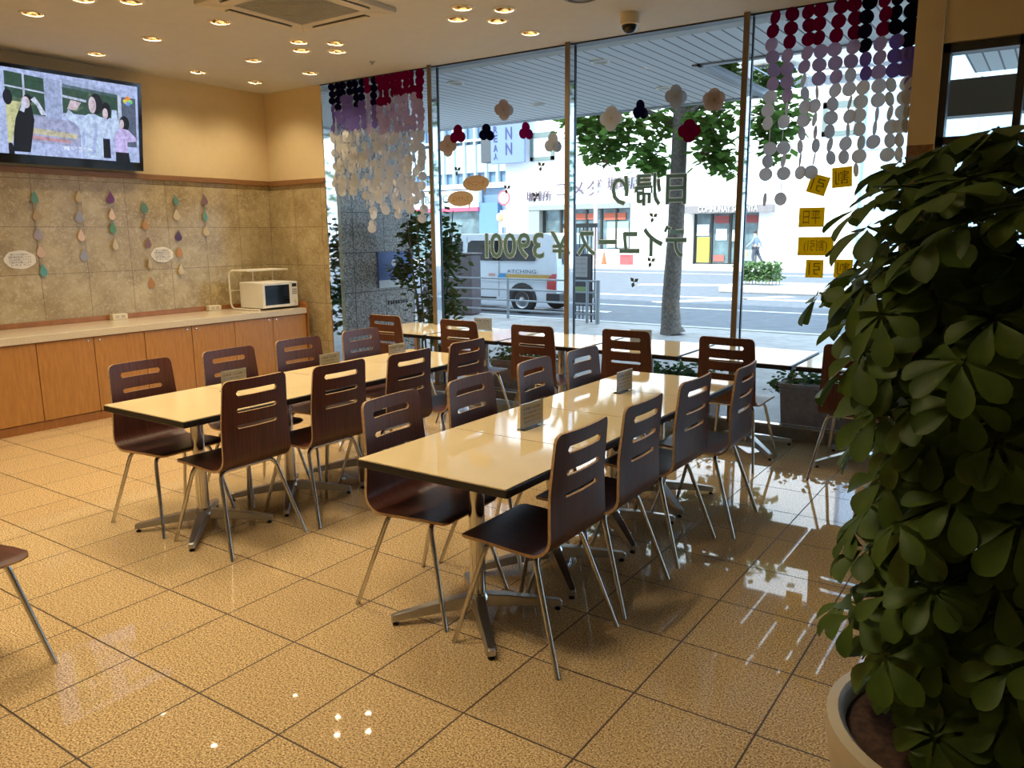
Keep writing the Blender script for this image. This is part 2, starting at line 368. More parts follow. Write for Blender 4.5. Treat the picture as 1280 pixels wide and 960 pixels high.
# ------------------------------------------------------------------ outdoors: ground
ROAD = mat('asphalt', (0.105, 0.12, 0.14), 0.8, vary=0.15, scale=3)
struct('sidewalk', box((-40, YG + 0.14, -0.4), (30, 13.1, -0.06)), mat('paving', (0.34, 0.33, 0.32), 0.7, vary=0.18, scale=5), 'pale paved pavement outside the window')
struct('trim_13', box((-40, 13.1, -0.4), (30, 13.3, -0.05)), mat('kerb_stone', (0.45, 0.44, 0.42), 0.8), 'kerb along the near side of the road')
struct('road', box((-70, 13.3, -0.6), (50, 39, -0.33)), ROAD, 'grey asphalt road')
struct('sidewalk_far', box((-70, 39, -0.5), (50, 60, -0.12)), mat('far_paving', (0.55, 0.54, 0.52), 0.8), 'pavement on the far side of the road')
LINEW = mat('road_paint', (0.80, 0.80, 0.78), 0.7)
for k, (x0, y0, x1, y1, w) in enumerate([(-20, 19.3, 20, 19.3, 0.15), (-9.2, 20.5, -6.5, 24.2, 0.5), (-12.2, 22.6, -5.0, 22.9, 0.35), (-13, 27.5, -4, 30.5, 1.0), (-30, 36, 20, 36, 0.2), (-12.2, 17.2, -9.0, 17.4, 0.3)]):
    a, b = Vector((x0, y0, 0)), Vector((x1, y1, 0)); n = Vector((-(b - a).y, (b - a).x, 0)).normalized() * w / 2
    z = Vector((0, 0, -0.326))
    struct('road_marking', MB().add([a - n + z, b - n + z, b + n + z, a + n + z], [(0, 1, 2, 3)]), LINEW, 'white painted road line, %s of the six' % ORD[k])

# canopy over the pavement
def canopy_mat():
    t = NT('canopy_slat'); co = t.coord(); sp = t.node('ShaderNodeSeparateXYZ'); t.link(co, sp.inputs[0])
    q = t.math('FRACT', t.math('DIVIDE', sp.outputs[0], 0.135)); gm = t.math('LESS_THAN', q, 0.13)
    t.set(t.mix(gm, (0.66, 0.68, 0.70), (0.05, 0.055, 0.065)), 0.45); return t.m
M_CAN = canopy_mat()
mb = MB(); mb.box((-30, YG + 0.2, 3.27), (-3.25, 10.4, 3.45)); mb.box((-3.25, YG + 0.2, 3.27), (14, 8.12, 3.45)); mb.box((-0.95, 8.12, 3.27), (14, 10.4, 3.45))
struct('ceiling_canopy', mb, M_CAN, 'slatted grey soffit over the pavement')
mb = MB(); mb.box((-30, 10.4, 3.25), (-3.2, 10.5, 3.6)); mb.box((-3.25, 8.12, 3.25), (14, 8.2, 3.6)); mb.box((-3.3, 8.12, 3.25), (-3.2, 10.4, 3.6))
struct('trim_14', mb, mat('canopy_fascia', (0.30, 0.33, 0.36), 0.4, 0.3), 'metal edge of the canopy over the pavement')
mb = MB()
for k in range(5): mb.box((-3.2 + k * 0.36, 8.2, 3.29), (-3.2 + k * 0.36 + 0.33, 10.3, 3.31))
struct('ceiling_skylight', mb, glass_mat('skylight_glass', (0.42, 0.5, 0.52), 2.0), 'glass part of the canopy')
struct('beam', box((-0.95, 8.0, 2.54), (4.5, 8.2, 2.84)), mat('brown_beam', (0.10, 0.075, 0.05), 0.4), 'dark brown beam of the entrance porch')
struct('wall_upper', MB().box((-34, -6, ZC + 0.5), (16, 8.0, 15)), mat('upper_facade', (0.45, 0.44, 0.42), 0.8), 'upper storeys of the building above the canopy')
struct('wall_granite', MB().box((-7.9, YG + 0.145, -0.06), (XP - 0.03, 7.46, 3.27)), M_GRANITE, 'grey granite block wall outside the window')

# ------------------------------------------------------------------ ceiling fittings
M_REFL = mat('gold_reflector', (0.72, 0.55, 0.32), 0.12, 1.0, vary=0.1, scale=40)
M_LAMP = emis('lamp_glow', (1.0, 0.90, 0.72), 14.0)
def make_downlight():
    t = thing('downlight', '', 'ceiling light', (0, 0, 0))
    MB().lathe([(0.066, 0.0), (0.066, -0.006), (0.084, -0.006), (0.088, 0.0)], n=24).build('trim_ring', M_IVORY, t, True)
    MB().lathe([(0.065, -0.002), (0.060, 0.03), (0.048, 0.07), (0.030, 0.10)], n=24).build('reflector', M_REFL, t, True)
    MB().lathe([(0.0001, 0.055), (0.016, 0.058), (0.022, 0.07), (0.020, 0.09), (0.012, 0.10)], n=12).build('lamp', M_LAMP, t, True)
    l = bpy.data.lights.new('downlight_lamp', 'SPOT'); l.energy = LAMP_W; l.color = LAMP_C; l.spot_size = math.radians(125); l.spot_blend = 0.8; l.shadow_soft_size = 0.03
    o = bpy.data.objects.new('downlight_lamp', l); COL.objects.link(o); o.parent = t; o.location = (0, 0, 0.045)
    return t
LN = {}
LN.update({0: 'single downlight above the cabinets, beside the wall above the television', 1: 'single downlight between the television and the cassette air conditioner', 2: 'single downlight in line with the far edge of the television',
  3: 'single downlight close to the corner wall, second from the window', 4: 'single downlight one step in from the cabinets, before the corner', 5: 'single downlight nearest the corner of the beige walls', 6: 'single downlight nearest the paper garlands',
  7: 'single downlight beside the air conditioner corner', 8: 'single downlight nearest the window, by the security camera'})
dl = make_downlight()
for i, (x, y) in enumerate(LIGHTS):
    if i < 9: lab = LN[i]
    elif i < N_SEEN:
        k, q = divmod(i - 9, 4)
        lab = '%s downlight of the four set in a diamond %s' % (['camera-side', 'cabinet-side', 'entrance-side', 'window-side'][q], ['next to the air conditioner', 'between air conditioner and camera', 'in front of the television'][k])
    else: lab = 'recessed downlight out of view above the camera end'
    if i == 0: dl.location = (x, y, ZC); dl['label'] = lab; dl['group'] = 'recessed downlights'
    else: dup(dl, (x, y, ZC), 0, lab, 'recessed downlights')

t = thing('air_conditioner', 'square ceiling cassette air conditioner with grey grille', 'air conditioner', (-4.45, 3.93, ZC - 0.001))
M_ACP = mat('ac_panel', (0.62, 0.56, 0.46), 0.5)
mb = MB()
for a in range(4):
    R = Matrix.Rotation(a * PI / 2, 4, 'Z')
    mb.prism([(-0.475, -0.475), (0.475, -0.475), (0.30, -0.30), (-0.30, -0.30)], 0.035, R @ Matrix.Translation((0, 0, -0.035)))
mb.build('panel', M_ACP, t, bevel=0.006)
box((-0.31, -0.31, -0.028), (0.31, 0.31, -0.012)).build('grille_plate', mat('ac_grey', (0.30, 0.30, 0.29), 0.6), t)
mb = MB()
for k in range(24): mb.box((-0.29, -0.29 + k * 0.025, -0.034), (0.29, -0.28 + k * 0.025, -0.028))
mb.build('grille', mat('ac_grille', (0.42, 0.41, 0.38), 0.6), t)
for a in range(4):
    R = Matrix.Rotation(a * PI / 2, 4, 'Z')
    b = MB(); b.box((-0.27, -0.425, -0.0365), (0.27, -0.365, -0.034), R); o = b.build('air_slot', M_BLACK, t)
    b = MB(); b.box((-0.27, -0.418, -0.046), (0.27, -0.376, -0.040), R @ Matrix.Translation((0, 0, 0)) ); b.build('louver', M_ACP, t)
t = thing('security_camera', 'small dome security camera under the ceiling near the window', 'camera', (-2.72, 5.5, ZC))
MB().lathe([(0.068, 0), (0.072, -0.02), (0.068, -0.075), (0.058, -0.082)], n=28, cap=True).build('housing', M_IVORY, t, True)
MB().lathe([(0.057, -0.08), (0.053, -0.105), (0.036, -0.128), (0.015, -0.138), (0.001, -0.139)], n=24).build('dome', mat('smoked_dome', (0.015, 0.015, 0.015), 0.06), t, True)
t = thing('ceiling_vent', 'round grey ceiling vent at the top edge near the camera', 'vent', (-2.80, 4.93, ZC))
MB().lathe([(0.12, 0), (0.12, -0.012), (0.095, -0.018), (0.09, -0.006), (0.06, -0.006), (0.055, -0.018), (0.03, -0.018), (0.001, -0.018)], n=24).build('diffuser', mat('vent_grey', (0.25, 0.25, 0.25), 0.5), t, True)
t = thing('sprinkler_head', 'tiny sprinkler head on the ceiling near the garlands', 'sprinkler', (-5.33, 5.56, ZC))
MB().lathe([(0.03, 0), (0.028, -0.006), (0.008, -0.008), (0.007, -0.025), (0.018, -0.027), (0.001, -0.03)], n=14).build('body', M_ALU, t, True)

# ------------------------------------------------------------------ cabinets along the left wall
XF = -6.815
cab_y = [0.2, 0.68, 1.16, 1.64, 2.12, 2.60, 3.06, 3.535, 4.0, 4.483, 4.968, 5.445, 5.90]
M_CTOP = [M_CAB, M_CABD, M_STEEL]
nxt = None
names = ['under the television', 'under the first paper note', 'left of the socket', 'under the first counter socket', 'under the second paper note', 'left of the microwave', 'under the microwave, at the window end']
vis = 0
for i in range(len(cab_y) - 1):
    y0, y1 = cab_y[i], cab_y[i + 1]
    seen = i >= 5
    lab = ('cherry wood base cabinet, %s from the window end of the row' % ORD[len(cab_y) - 2 - i])
    t = thing('base_cabinet', lab, 'cabinet', (XF, (y0 + y1) / 2, 0), 0, 'cherry base cabinets under the counter')
    h = (y1 - y0) / 2
    box((-0.62, -h + 0.001, 0.075), (-0.02, h - 0.001, 0.733)).build('body', M_CABD, t)
    box((-0.62, -h + 0.001, 0.0), (-0.008, h - 0.001, 0.075)).build('plinth', M_CABD, t)
    d = box((-0.02, -h + 0.003, 0.08), (0, h - 0.003, 0.728)).build('door', M_CAB, t, bevel=0.002)
    s = -1 if i % 2 else 1
    MB().lathe([(0.008, -0.001), (0.009, 0.003), (0.001, 0.004)], n=12).build('lock', M_STEEL, d, True).matrix_local = Matrix.Translation((0.0, s * (h - 0.05), 0.70)) @ Matrix.Rotation(PI / 2, 4, 'Y')
t = thing('counter', 'long beige stone worktop on the cherry cabinets', 'worktop', (XF, 0.2, 0.735))
box((-0.655, 0, 0), (0.018, 5.70, 0.062)).build('slab', M_COUNTER, t, bevel=0.004)
box((-0.660, 0, 0.0625), (-0.637, 5.80, 0.108)).build('backsplash', M_CABD, t, bevel=0.003)
mb = MB(); mb.prism([(-0.636, 0), (0.022, 0), (0.022, 0.865 - 0.06), (-0.02, 0.865), (-0.636, 0.865)], 0.022, frame_m((0, 5.725, -0.735), (1, 0, 0), (0, 0, 1), (0, -1, 0)))
mb.build('end_panel', M_CABD, t, bevel=0.002)
for y, w in ((4.11, 'nearer the television'), (5.16, 'beside the microwave')):
    t = thing('power_socket', 'ivory double socket box at the back of the counter, %s' % w, 'socket', (-7.43, y, 0.7975), 0, 'sockets on the counter')
    box((-0.018, -0.075, 0), (0.045, 0.075, 0.055)).build('housing', M_IVORY, t, bevel=0.004)
    for k in (-0.03, 0.03): box((0.045, k - 0.018, 0.015), (0.0465, k + 0.018, 0.042)).build('outlet', mat('socket_face', (0.5, 0.44, 0.33), 0.5), t)

# microwave on its wire rack
t = thing('microwave', 'white microwave oven with dark door glass at the end of the counter', 'microwave', (-7.12, 5.645, 0.803), 0)
mb = box((-0.17, -0.235, 0.012), (0.20, 0.235, 0.285)); mb.build('body', M_WHITE, t, bevel=0.008)
d = box((0.20, -0.233, 0.016), (0.215, 0.145, 0.283)).build('door', M_WHITE, t, bevel=0.004)
box((0.215, -0.205, 0.045), (0.2165, 0.118, 0.255)).build('door_glass', mat('dark_door_glass', (0.006, 0.007, 0.009), 0.05), d)
p = box((0.20, 0.148, 0.016), (0.214, 0.233, 0.283)).build('control_panel', M_WHITE, t, bevel=0.003)
box((0.214, 0.16, 0.225), (0.2152, 0.222, 0.262)).build('display', mat('display_dark', (0.02, 0.03, 0.02), 0.2), p)
for a in range(3):
    for b in range(3): box((0.214, 0.162 + 0.021 * b, 0.145 + 0.022 * a), (0.2155, 0.178 + 0.021 * b, 0.160 + 0.022 * a)).build('button', mat('button_grey', (0.22, 0.2, 0.17), 0.5), p)
k = MB().lathe([(0.018, 0), (0.017, 0.012), (0.001, 0.013)], n=16).build('dial', M_IVORY, p, True); k.matrix_local = Matrix.Translation((0.214, 0.19, 0.075)) @ Matrix.Rotation(PI / 2, 4, 'Y')
for sx in (-0.13, 0.17):
    for sy in (-0.2, 0.2): MB().lathe([(0.014, 0), (0.014, 0.013)], (sx, sy, 0), 10, True).build('foot', M_BLACK, t)
t = thing('wire_rack', 'white tube rack standing over the microwave', 'rack', (-7.12, 5.645, 0.797))
M_RACK = mat('white_enamel', (0.72, 0.66, 0.54), 0.35)
def rack_side(x): 
    return [(x, -0.24, 0.012)] + [(x, -0.24 + 0, 0.012)]
for y in (-0.335,):
    P = [(0.20, -0.30, 0.011), (-0.10, -0.33, 0.011)]
    pth = [Vector((0.22, -0.29, 0.010)), Vector((-0.18, -0.31, 0.010)), Vector((-0.215, -0.31, 0.03)), Vector((-0.23, -0.31, 0.07)), Vector((-0.235, -0.31, 0.36)), Vector((-0.232, -0.305, 0.40)), Vector((-0.20, -0.29, 0.417)), Vector((0.05, -0.28, 0.417))]
    MB().tube(pth, 0.010, 8).build('left_frame', M_RACK, t, True)
pth = [Vector((-0.20, 0.27, 0.010)), Vector((-0.22, 0.27, 0.03)), Vector((-0.235, 0.27, 0.07)), Vector((-0.235, 0.27, 0.38)), Vector((-0.215, 0.26, 0.412)), Vector((0.05, 0.25, 0.417))]
MB().tube(pth, 0.010, 8).build('right_frame', M_RACK, t, True)
mb = MB()
for x in (0.045, -0.045, -0.13, -0.20): mb.tube([(x, -0.285, 0.417), (x, 0.255, 0.417)], 0.009, 8)
mb.build('shelf_bars', M_RACK, t, True)
MB().tube([(-0.235, 0.0, 0.06), (-0.235, 0.0, 0.41)], 0.006, 8).tube([(-0.235, -0.31, 0.20), (-0.235, 0.27, 0.20)], 0.006, 8).build('back_brace', M_RACK, t, True)

# ------------------------------------------------------------------ television
TVW, TVH, TVE = 1.40, 0.80, 0.40
t = thing('television', 'large flat television on the beige wall, showing people outdoors', 'television', (-7.36, 3.79, 2.60))
t.rotation_euler = (0, math.radians(6.5), 0)
box((-0.05, -TVW / 2, -TVH / 2), (0.0, TVW / 2, TVH / 2)).build('body', mat('tv_black', (0.012, 0.012, 0.013), 0.2), t, bevel=0.01)
mb = MB(); b = 0.032
mb.box((0, -TVW / 2, TVH / 2 - b), (0.012, TVW / 2, TVH / 2)); mb.box((0, -TVW / 2, -TVH / 2), (0.012, TVW / 2, -TVH / 2 + 0.078)); mb.box((0, -TVW / 2, -TVH / 2 + 0.078), (0.012, -TVW / 2 + b, TVH / 2 - b)); mb.box((0, TVW / 2 - b, -TVH / 2 + 0.078), (0.012, TVW / 2, TVH / 2 - b))
mb.build('bezel', mat('tv_gloss', (0.010, 0.010, 0.011), 0.08), t)
box((-0.10, -0.2, -0.2), (-0.05, 0.2, 0.15)).build('wall_bracket', M_DARKFRAME, t)
SW, SH = TVW - 2 * b, TVH - b - 0.078; Y0, Z0 = -TVW / 2 + b, -TVH / 2 + 0.078
scr = MB().add([(0.001, Y0, Z0), (0.001, Y0 + SW, Z0), (0.001, Y0 + SW, Z0 + SH), (0.001, Y0, Z0 + SH)], [(0, 1, 2, 3)]).build('screen', emis('tv_sky_white', (0.44, 0.53, 0.84), TVE), t)
_pic = {}
def pic(name, col, polys, lay):
    """flat shapes shown on the screen; u,v in 0..1 of the full picture"""
    for p in polys: MB().add([(0.0012 + lay * 0.0002, Y0 + u * SW, Z0 + v * SH) for u, v in p], [list(range(len(p)))]).build(name, emis('tv_' + name, col, TVE), scr)
def rc(u0, v0, u1, v1): return [(u0, v0), (u1, v0), (u1, v1), (u0, v1)]
def el(u, v, a, b, n=14): return [(u + a * math.cos(2 * PI * k / n), v + b * math.sin(2 * PI * k / n)) for k in range(n)]
o_ = 0.13   # first 13 % lies outside the photo
U = lambda x: o_ + x * (1 - o_)
def P(*pts): return [(U(x), y) for x, y in pts]
pic('shrubbery', (0.035, 0.085, 0.06), [P((0, .47), (.27, .47), (.27, .93), (0, .96)), P((.40, .55), (.83, .55), (.83, .86), (.40, .90))], 1)
pic('pavement', (0.36, 0.40, 0.62), [P((.13, .15), (.55, .15), (.5, .45), (.13, .5))], 1)
pic('window_pillar', (0.34, 0.42, 0.66), [P((.27, .45), (.39, .45), (.39, .93), (.27, .94)), P((.40, .86), (.86, .82), (.86, .90), (.40, .96))], 1)
pic('window_frame', (0.50, 0.58, 0.78), [P((.12, .6), (.135, .6), (.135, .97), (.12, .97)), P((0, .78), (.27, .75), (.27, .77), (0, .80)), P((.39, .74), (.58, .71), (.58, .74), (.39, .77)), P((.83, .1), (.86, .1), (.86, .86), (.83, .86))], 2)
pic('dark_doorway', (0.10, 0.13, 0.20), [P((.86, .2), (.98, .2), (.98, .84), (.86, .84))], 2)
pic('bench', (0.55, 0.52, 0.38), [P((.17, .26), (.5, .24), (.5, .30), (.17, .33))], 2)
pic('shirt_shade', (0.40, 0.50, 0.82), [P((.60, .05), (.63, .05), (.66, .40), (.64, .42)), P((.53, .02), (.55, .02), (.56, .40), (.54, .36))], 7)
pic('hedge_light', (0.10, 0.17, 0.11), [P((.02, .60), (.12, .58), (.24, .61), (.24, .66), (.02, .67)), P((.42, .60), (.50, .58), (.56, .64), (.50, .68)), P((.60, .80), (.68, .78), (.68, .83), (.60, .84))], 2)
pic('bench_edge', (0.50, 0.30, 0.36), [P((.17, .19), (.45, .18), (.45, .22), (.17, .24))], 3)
pic('dark_clothes', (0.008, 0.010, 0.016), [P((.03, .03), (.15, .03), (.19, .42), (.17, .62), (.10, .60), (.05, .38)), P((.70, .03), (.76, .03), (.755, .28), (.695, .28)), P((.80, .0), (.92, .0), (.91, .12), (.80, .12)), P((0, .0), (.04, .0), (.03, .12), (0, .14))], 3)
pic('yellow_shirt', (0.55, 0.56, 0.30), [P((0, .12), (.03, .14), (.06, .42), (.11, .62), (.03, .62), (0, .60))], 4)
pic('dark_hair', (0.012, 0.014, 0.022), [[(U(x), y) for x, y in el(.655, .71, .052, .13)], [(U(x), y) for x, y in el(.735, .64, .036, .11)], [(U(x), y) for x, y in el(.88, .50, .042, .10)], [(U(x), y) for x, y in el(.015, .66, .032, .09)], [(U(x), y) for x, y in el(.15, .66, .03, .06)]], 5)
pic('faces', (0.62, 0.52, 0.60), [[(U(x), y) for x, y in el(.625, .69, .030, .105)], [(U(x), y) for x, y in el(.725, .60, .022, .07)], [(U(x), y) for x, y in el(.858, .49, .018, .06)], [(U(x), y) for x, y in el(.135, .62, .03, .07)], P((.43, .60), (.46, .72), (.54, .70), (.50, .60))], 6)
pic('light_blue_shirt', (0.52, 0.66, 1.0), [P((.53, .02), (.70, .02), (.70, .30), (.79, .30), (.83, .45), (.82, .66), (.78, .66), (.77, .50), (.70, .54), (.64, .58), (.59, .57), (.52, .50), (.44, .60), (.41, .50), (.52, .40))], 6)
pic('lilac_shirt', (0.58, 0.50, 0.90), [P((.80, .12), (.90, .12), (.90, .26), (.98, .28), (.97, .33), (.91, .42), (.84, .44), (.80, .34))], 7)
pic('sleeves', (0.60, 0.66, 0.85), [P((.17, .66), (.21, .60), (.24, .49), (.28, .50), (.23, .63), (.20, .70)), P((.09, .52), (.12, .66), (.15, .64), (.12, .50))], 7)
lg = [((.915, .83), (0.85, 0.30, 0.05)), ((.895, .79), (0.80, 0.75, 0.10)), ((.935, .79), (0.25, 0.75, 0.25)), ((.915, .765), (0.2, 0.35, 0.9))]
for k, ((x, y), c) in enumerate(lg): pic('corner_emblem_%s' % ['orange', 'yellow', 'green', 'blue'][k], c, [[(U(a), b2) for a, b2 in el(x, y, .022, .03, 8)]], 8)
text_mesh('caption', '青い空へ', 0.20 * SW, 0.05 * SH, 0, emis('tv_caption', (0.75, 0.82, 1.0), 0.5), frame_m((0.0035, Y0 + U(.50) * SW, Z0 + .12 * SH), (0, 1, 0), (0, 0, 1), (1, 0, 0)), scr)

# ------------------------------------------------------------------ paper drops and notes on the stone wall
DC = {'teal': (0.16, 0.33, 0.30), 'tan': (0.60, 0.48, 0.34), 'lavender': (0.48, 0.45, 0.62), 'pink': (0.80, 0.62, 0.56), 'turq': (0.16, 0.42, 0.42), 'cream': (0.72, 0.62, 0.46), 'blue': (0.42, 0.46, 0.64), 'purple': (0.22, 0.10, 0.30), 'green': (0.16, 0.38, 0.28), 'orange': (0.58, 0.32, 0.18), 'mauve': (0.28, 0.18, 0.22), 'violet': (0.16, 0.12, 0.26)}
def drop_mesh(name, c, parent, y, z, tilt=0, yaw=0):
    pts = []
    for k in range(24):
        a = 2 * PI * k / 24; r = 0.036
        px, pz = r * math.sin(a), -r * math.cos(a)
        if pz > 0: px *= max(0.0, 1 - pz / r) ** 0.6 * 1.0; pz *= 2.1
        pts.append((px, pz))
    pts = [p for i, p in enumerate(pts) if i == 0 or (Vector(p) - Vector(pts[i - 1])).length > 1e-5]
    M = Matrix.Translation((0, y, z)) @ Matrix.Rotation(yaw, 4, 'Z') @ Matrix.Rotation(tilt, 4, 'X') @ frame_m((0, 0, 0), (0, 1, 0), (0, 0, 1), (1, 0, 0))
    o = MB().prism(pts, 0.0015, M).build(name, paper('raindrop_' + c, DC[c], 0.1), parent)
    return o
strands = [(3.49, 1.93, ['teal', 'tan', 'lavender', 'pink', 'turq'], [1.925, 1.775, 1.61, 1.455, 1.29], 'below the television, beside the first paper note'),
 (3.865, 1.95, ['tan', 'blue', 'pink', 'blue'], [1.945, 1.765, 1.595, 1.415], 'to the right of the first paper note'),
 (4.17, 1.95, ['purple', 'pink', 'green', 'cream'], [1.945, 1.79, 1.665, 1.51], 'in the middle, above the first counter socket'),
 (4.505, 1.86, ['teal', 'orange', 'mauve', 'tan', 'orange'], [1.86, 1.70, 1.52, 1.315, 1.125], 'beside the second paper note, hanging lowest'),
 (4.85, 1.94, ['teal', 'cream', 'violet', 'orange', 'cream'], [1.94, 1.795, 1.585, 1.42, 1.24], 'to the right of the second paper note'),
 (5.18, 1.96, ['mauve', 'turq', 'cream'], [1.955, 1.79, 1.635], 'closest to the corner, with only three drops')]
for si, (y, zt, cs, zs, where) in enumerate(strands):
    t = thing('raindrop_garland', 'string of pastel paper raindrops %s' % where, 'garland', (XW + 0.006, y, 0), 0, 'paper raindrop strings on the stone wall')
    MB().tube([(0.002, 0.0, zt + 0.13), (0.002, 0.002, zs[-1])], 0.0006, 4).build('thread', mat('thread', (0.5, 0.42, 0.3), 0.8), t)
    for c, z in zip(cs, zs): drop_mesh('paper_drop', c, t, rnd.uniform(-0.008, 0.008), z - 0.015, rnd.uniform(-0.12, 0.12), rnd.uniform(-0.3, 0.35) * (1 if rnd.random() < 0.7 else 2)).location.x = 0.014
for y, z, w, h, lab, txt in ((3.315, 1.39, 0.255, 0.155, 'white cloud shaped paper note under the television', 'お知らせ'), (4.66, 1.40, 0.235, 0.15, 'white cloud shaped paper note between two raindrop strings', 'ご案内')):
    t = thing('paper_note', lab, 'notice', (XW + 0.004, y, z), 0, 'cloud shaped notes on the stone wall')
    n = 56; pts = [((w / 2) * math.cos(2 * PI * k / n) * (1 + 0.05 * abs(math.sin(7 * PI * k / n))), (h / 2) * math.sin(2 * PI * k / n) * (1 + 0.05 * abs(math.sin(7 * PI * k / n)))) for k in range(n)]
    MB().prism(pts, 0.002, frame_m((0, 0, 0), (0, 1, 0), (0, 0, 1), (1, 0, 0))).build('sheet', paper('note_paper', (0.86, 0.83, 0.78), 0.05), t)
    ink = mat('blue_ink', (0.04, 0.05, 0.12), 0.7)
    for k in range(5):
        ww = w * (0.60 if k in (0, 4) else 0.72)
        text_mesh('lettering', ['電子レンジご利用の方へ', '食事の後は机を拭いて下さい', 'ゴミは分別して下さい', 'ご協力をお願いします', 'レストラン'][k], ww, h * 0.12, 0.0004, ink, frame_m((0.0022, 0, h * (0.29 - 0.145 * k)), (0, 1, 0), (0, 0, 1), (1, 0, 0)), t)

# ------------------------------------------------------------------ tables
def make_table(lx, ly, label, group):
    t = thing('dining_table', label, 'table', (0, 0, 0), 0, group)
    MB().prism(rrect(lx - 0.012, ly - 0.006, 0.004), 0.012, Matrix.Translation((0, 0, 0.69))).build('tabletop', M_CREAM, t)
    MB().prism(rrect(lx, ly - 0.002, 0.008), 0.030, Matrix.Translation((0, 0, 0.668))).build('edge_band', M_BLACK, t, bevel=0.003)
    mb = MB(); mb.box((-0.19, -0.025, 0.642), (0.19, 0.025, 0.668)); mb.box((-0.025, -0.19, 0.642), (0.025, 0.19, 0.668)); mb.build('top_bracket', M_BLACK, t)
    MB().lathe([(0.033, 0.085), (0.033, 0.642)], n=20, cap=True).build('column', M_STEEL, t, True)
    MB().lathe([(0.045, 0.055), (0.048, 0.075), (0.047, 0.10), (0.034, 0.115)], n=20, cap=True).build('base_hub', M_STEEL, t, True)
    for a in range(4):
        R = Matrix.Rotation(PI / 4 + a * PI / 2, 4, 'Z'); mb = MB()
        rings = []
        for x, w, zl, zh in ((0.025, 0.032, 0.055, 0.108), (0.13, 0.028, 0.048, 0.092), (0.25, 0.023, 0.032, 0.068), (0.35, 0.018, 0.018, 0.046), (0.36, 0.014, 0.018, 0.04)):
            rings.append([R @ Vector((x, -w, zl)), R @ Vector((x, w, zl)), R @ Vector((x, w * 0.8, zh)), R @ Vector((x, -w * 0.8, zh))])
        mb.loft(rings); fo = mb.build('base_foot', M_ALU, t, bevel=0.003)
        MB().lathe([(0.013, 0), (0.014, 0.007), (0.006, 0.010), (0.006, 0.022)], R @ Vector((0.342, 0, 0)), 12, True).build('glide', M_BLACK, fo, True)
    return t
TY0 = 2.135; TP = 0.604
rows = [(-3.735, 'in the row beside the cabinets'), (-1.855, 'in the row by the potted plant')]
tb = None
for x, w in rows:
    for k in range(4):
        lab = 'cream square pedestal table, %s from the camera end %s' % (ORD[k], w); loc = (x, TY0 + TP * (k + 0.5), 0)
        if tb is None: tb = make_table(0.725, TP, lab, 'cream pedestal tables'); tb.location = loc
        else: dup(tb, loc, 0, lab)
WT = 0.80
tw = None
for k in range(6):
    lab = 'cream table against the window, %s from the granite wall' % ORD[k]; loc = (-5.37 + WT * (k + 0.5), 5.655, 0)
    if tw is None: tw = make_table(0.775, 0.75, lab, 'tables along the window'); tw.location = loc
    else: dup(tw, loc, 0, lab)

